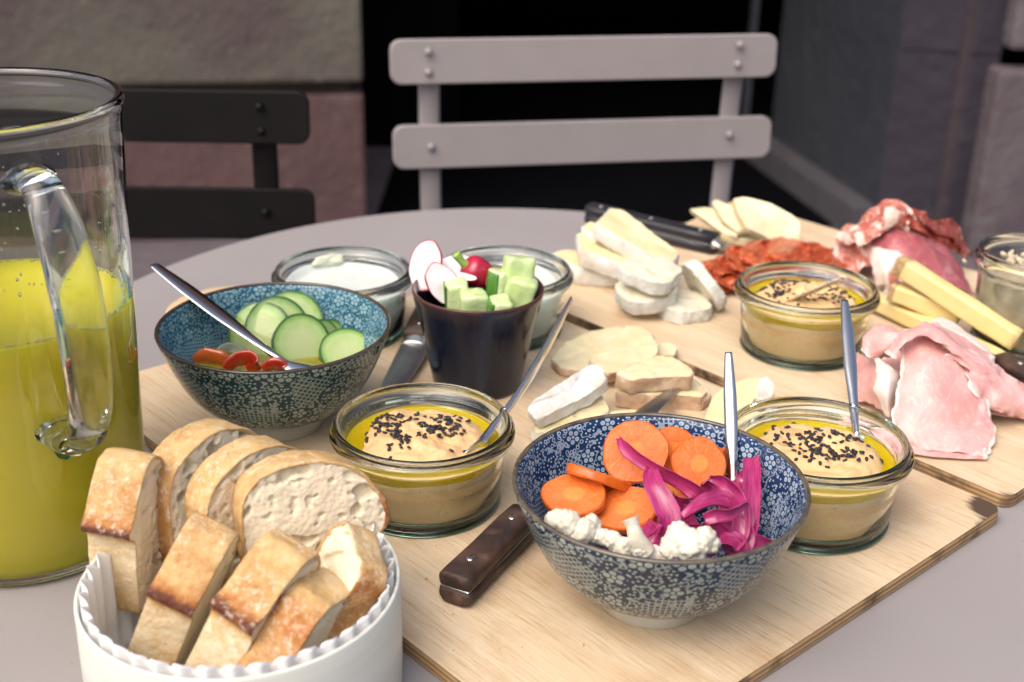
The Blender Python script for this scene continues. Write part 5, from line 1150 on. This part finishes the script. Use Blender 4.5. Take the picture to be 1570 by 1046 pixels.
sheet('ham_slice', N3([[(600, 210, .036), (640, 240, .038), (665, 270, .036)], [(610, 270, .032), (655, 290, .034), (705, 280, .030)], [(600, 330, .026), (650, 345, .028), (695, 330, .024)], [(625, 395, .016), (655, 410, .016), (690, 400, .013)], [(640, 440, .008), (660, 450, .008), (680, 445, .006)]]), .0014, M['fatw'], 'wavy strip of white ham fat hanging down at the left', 'ham fat', g_, seed=5, ruff=.0022)
sheet('ham_slice', N3([[(930, 250, .038), (1010, 235, .040), (1090, 260, .034), (1150, 320, .026), (1260, 350, .018)], [(950, 310, .034), (1020, 290, .036), (1090, 300, .030), (1160, 360, .022), (1260, 400, .014)], [(975, 370, .026), (1035, 345, .028), (1080, 370, .024), (1160, 410, .015), (1250, 440, .008)], [(1000, 425, .012), (1050, 420, .016), (1095, 435, .012), (1160, 452, .006), (1240, 470, .003)]]), .0013, M['ham'], 'folded ham slice with an open hollow at the far right of the pile', 'cooked ham', g_, seed=6, ruff=.0028, amp=.0030, n=(60, 50))
sheet('ham_slice', N3([[(640, 190, .020), (760, 160, .030), (900, 230, .022), (1080, 300, .014), (1240, 330, .006)], [(600, 280, .016), (740, 260, .022), (880, 300, .018), (1040, 350, .012), (1220, 400, .005)], [(560, 370, .004), (700, 380, .008), (860, 400, .008), (1010, 430, .006), (1180, 450, .003)]]), .003, M['ham'], 'ham slice lying underneath the draped ones', 'cooked ham', g_, seed=7, amp=.0014)
sheet('ham_slice', N3([[(800, 90, .036), (870, 70, .038), (960, 130, .034), (1040, 190, .028)], [(820, 110, .040), (890, 110, .040), (970, 160, .036), (1055, 230, .028)], [(840, 140, .040), (900, 150, .038), (980, 200, .034), (1060, 260, .024)]]), .0013, M['fatw'], 'pale ruffled ham edge at the top right of the pile', 'cooked ham', g_, seed=8, ruff=.0016)
sheet('ham_slice', N3([[(690, 560, .004), (780, 520, .008), (900, 520, .008), (1010, 520, .005)], [(680, 572, .003), (780, 585, .003), (900, 596, .003), (1030, 600, .003)], [(700, 580, .002), (790, 592, .002), (905, 602, .002), (1020, 604, .002)]]), .0012, M['ham'], 'ham slice edge peeping out beneath the broad draped slice', 'cooked ham', g_, seed=12, ruff=.0022, amp=.0010)
sheet('ham_slice', N3([[(860, 210, .046), (950, 260, .040), (1010, 330, .030), (1060, 420, .016)], [(900, 200, .048), (985, 250, .042), (1050, 320, .030), (1090, 400, .018)], [(940, 205, .044), (1030, 250, .040), (1090, 310, .030), (1130, 380, .018)]]), .0013, M['ham'], 'narrow ham fold standing up between the draped slice and the hollow one', 'cooked ham', g_, seed=13, ruff=.0026, amp=.0024, n=(50, 40))
sheet('ham_slice', [[(1300, 352, .040), (1330, 330, .054), (1362, 316, .066), (1386, 326, .062)], [(1310, 366, .038), (1338, 346, .050), (1366, 334, .058), (1392, 342, .054)], [(1316, 380, .030), (1346, 362, .042), (1372, 350, .048), (1396, 356, .044)]], .0010, M['dry'], 'second dried ham fold tucked under the topmost slice', 'dried ham', 'folded slices of dried ham and cured loin', seed=14, ruff=.0034, amp=.0040, n=(50, 40))
sheet('ham_slice', [[(1408, 330, .060), (1436, 342, .050), (1462, 352, .040), (1482, 378, .020)], [(1414, 344, .054), (1440, 356, .044), (1464, 370, .032), (1480, 396, .014)]], .0010, M['dry2'], 'thin dark ragged ham strip along the back right of the heap', 'dried ham', 'folded slices of dried ham and cured loin', seed=15, ruff=.0040, amp=.0030, n=(50, 20))
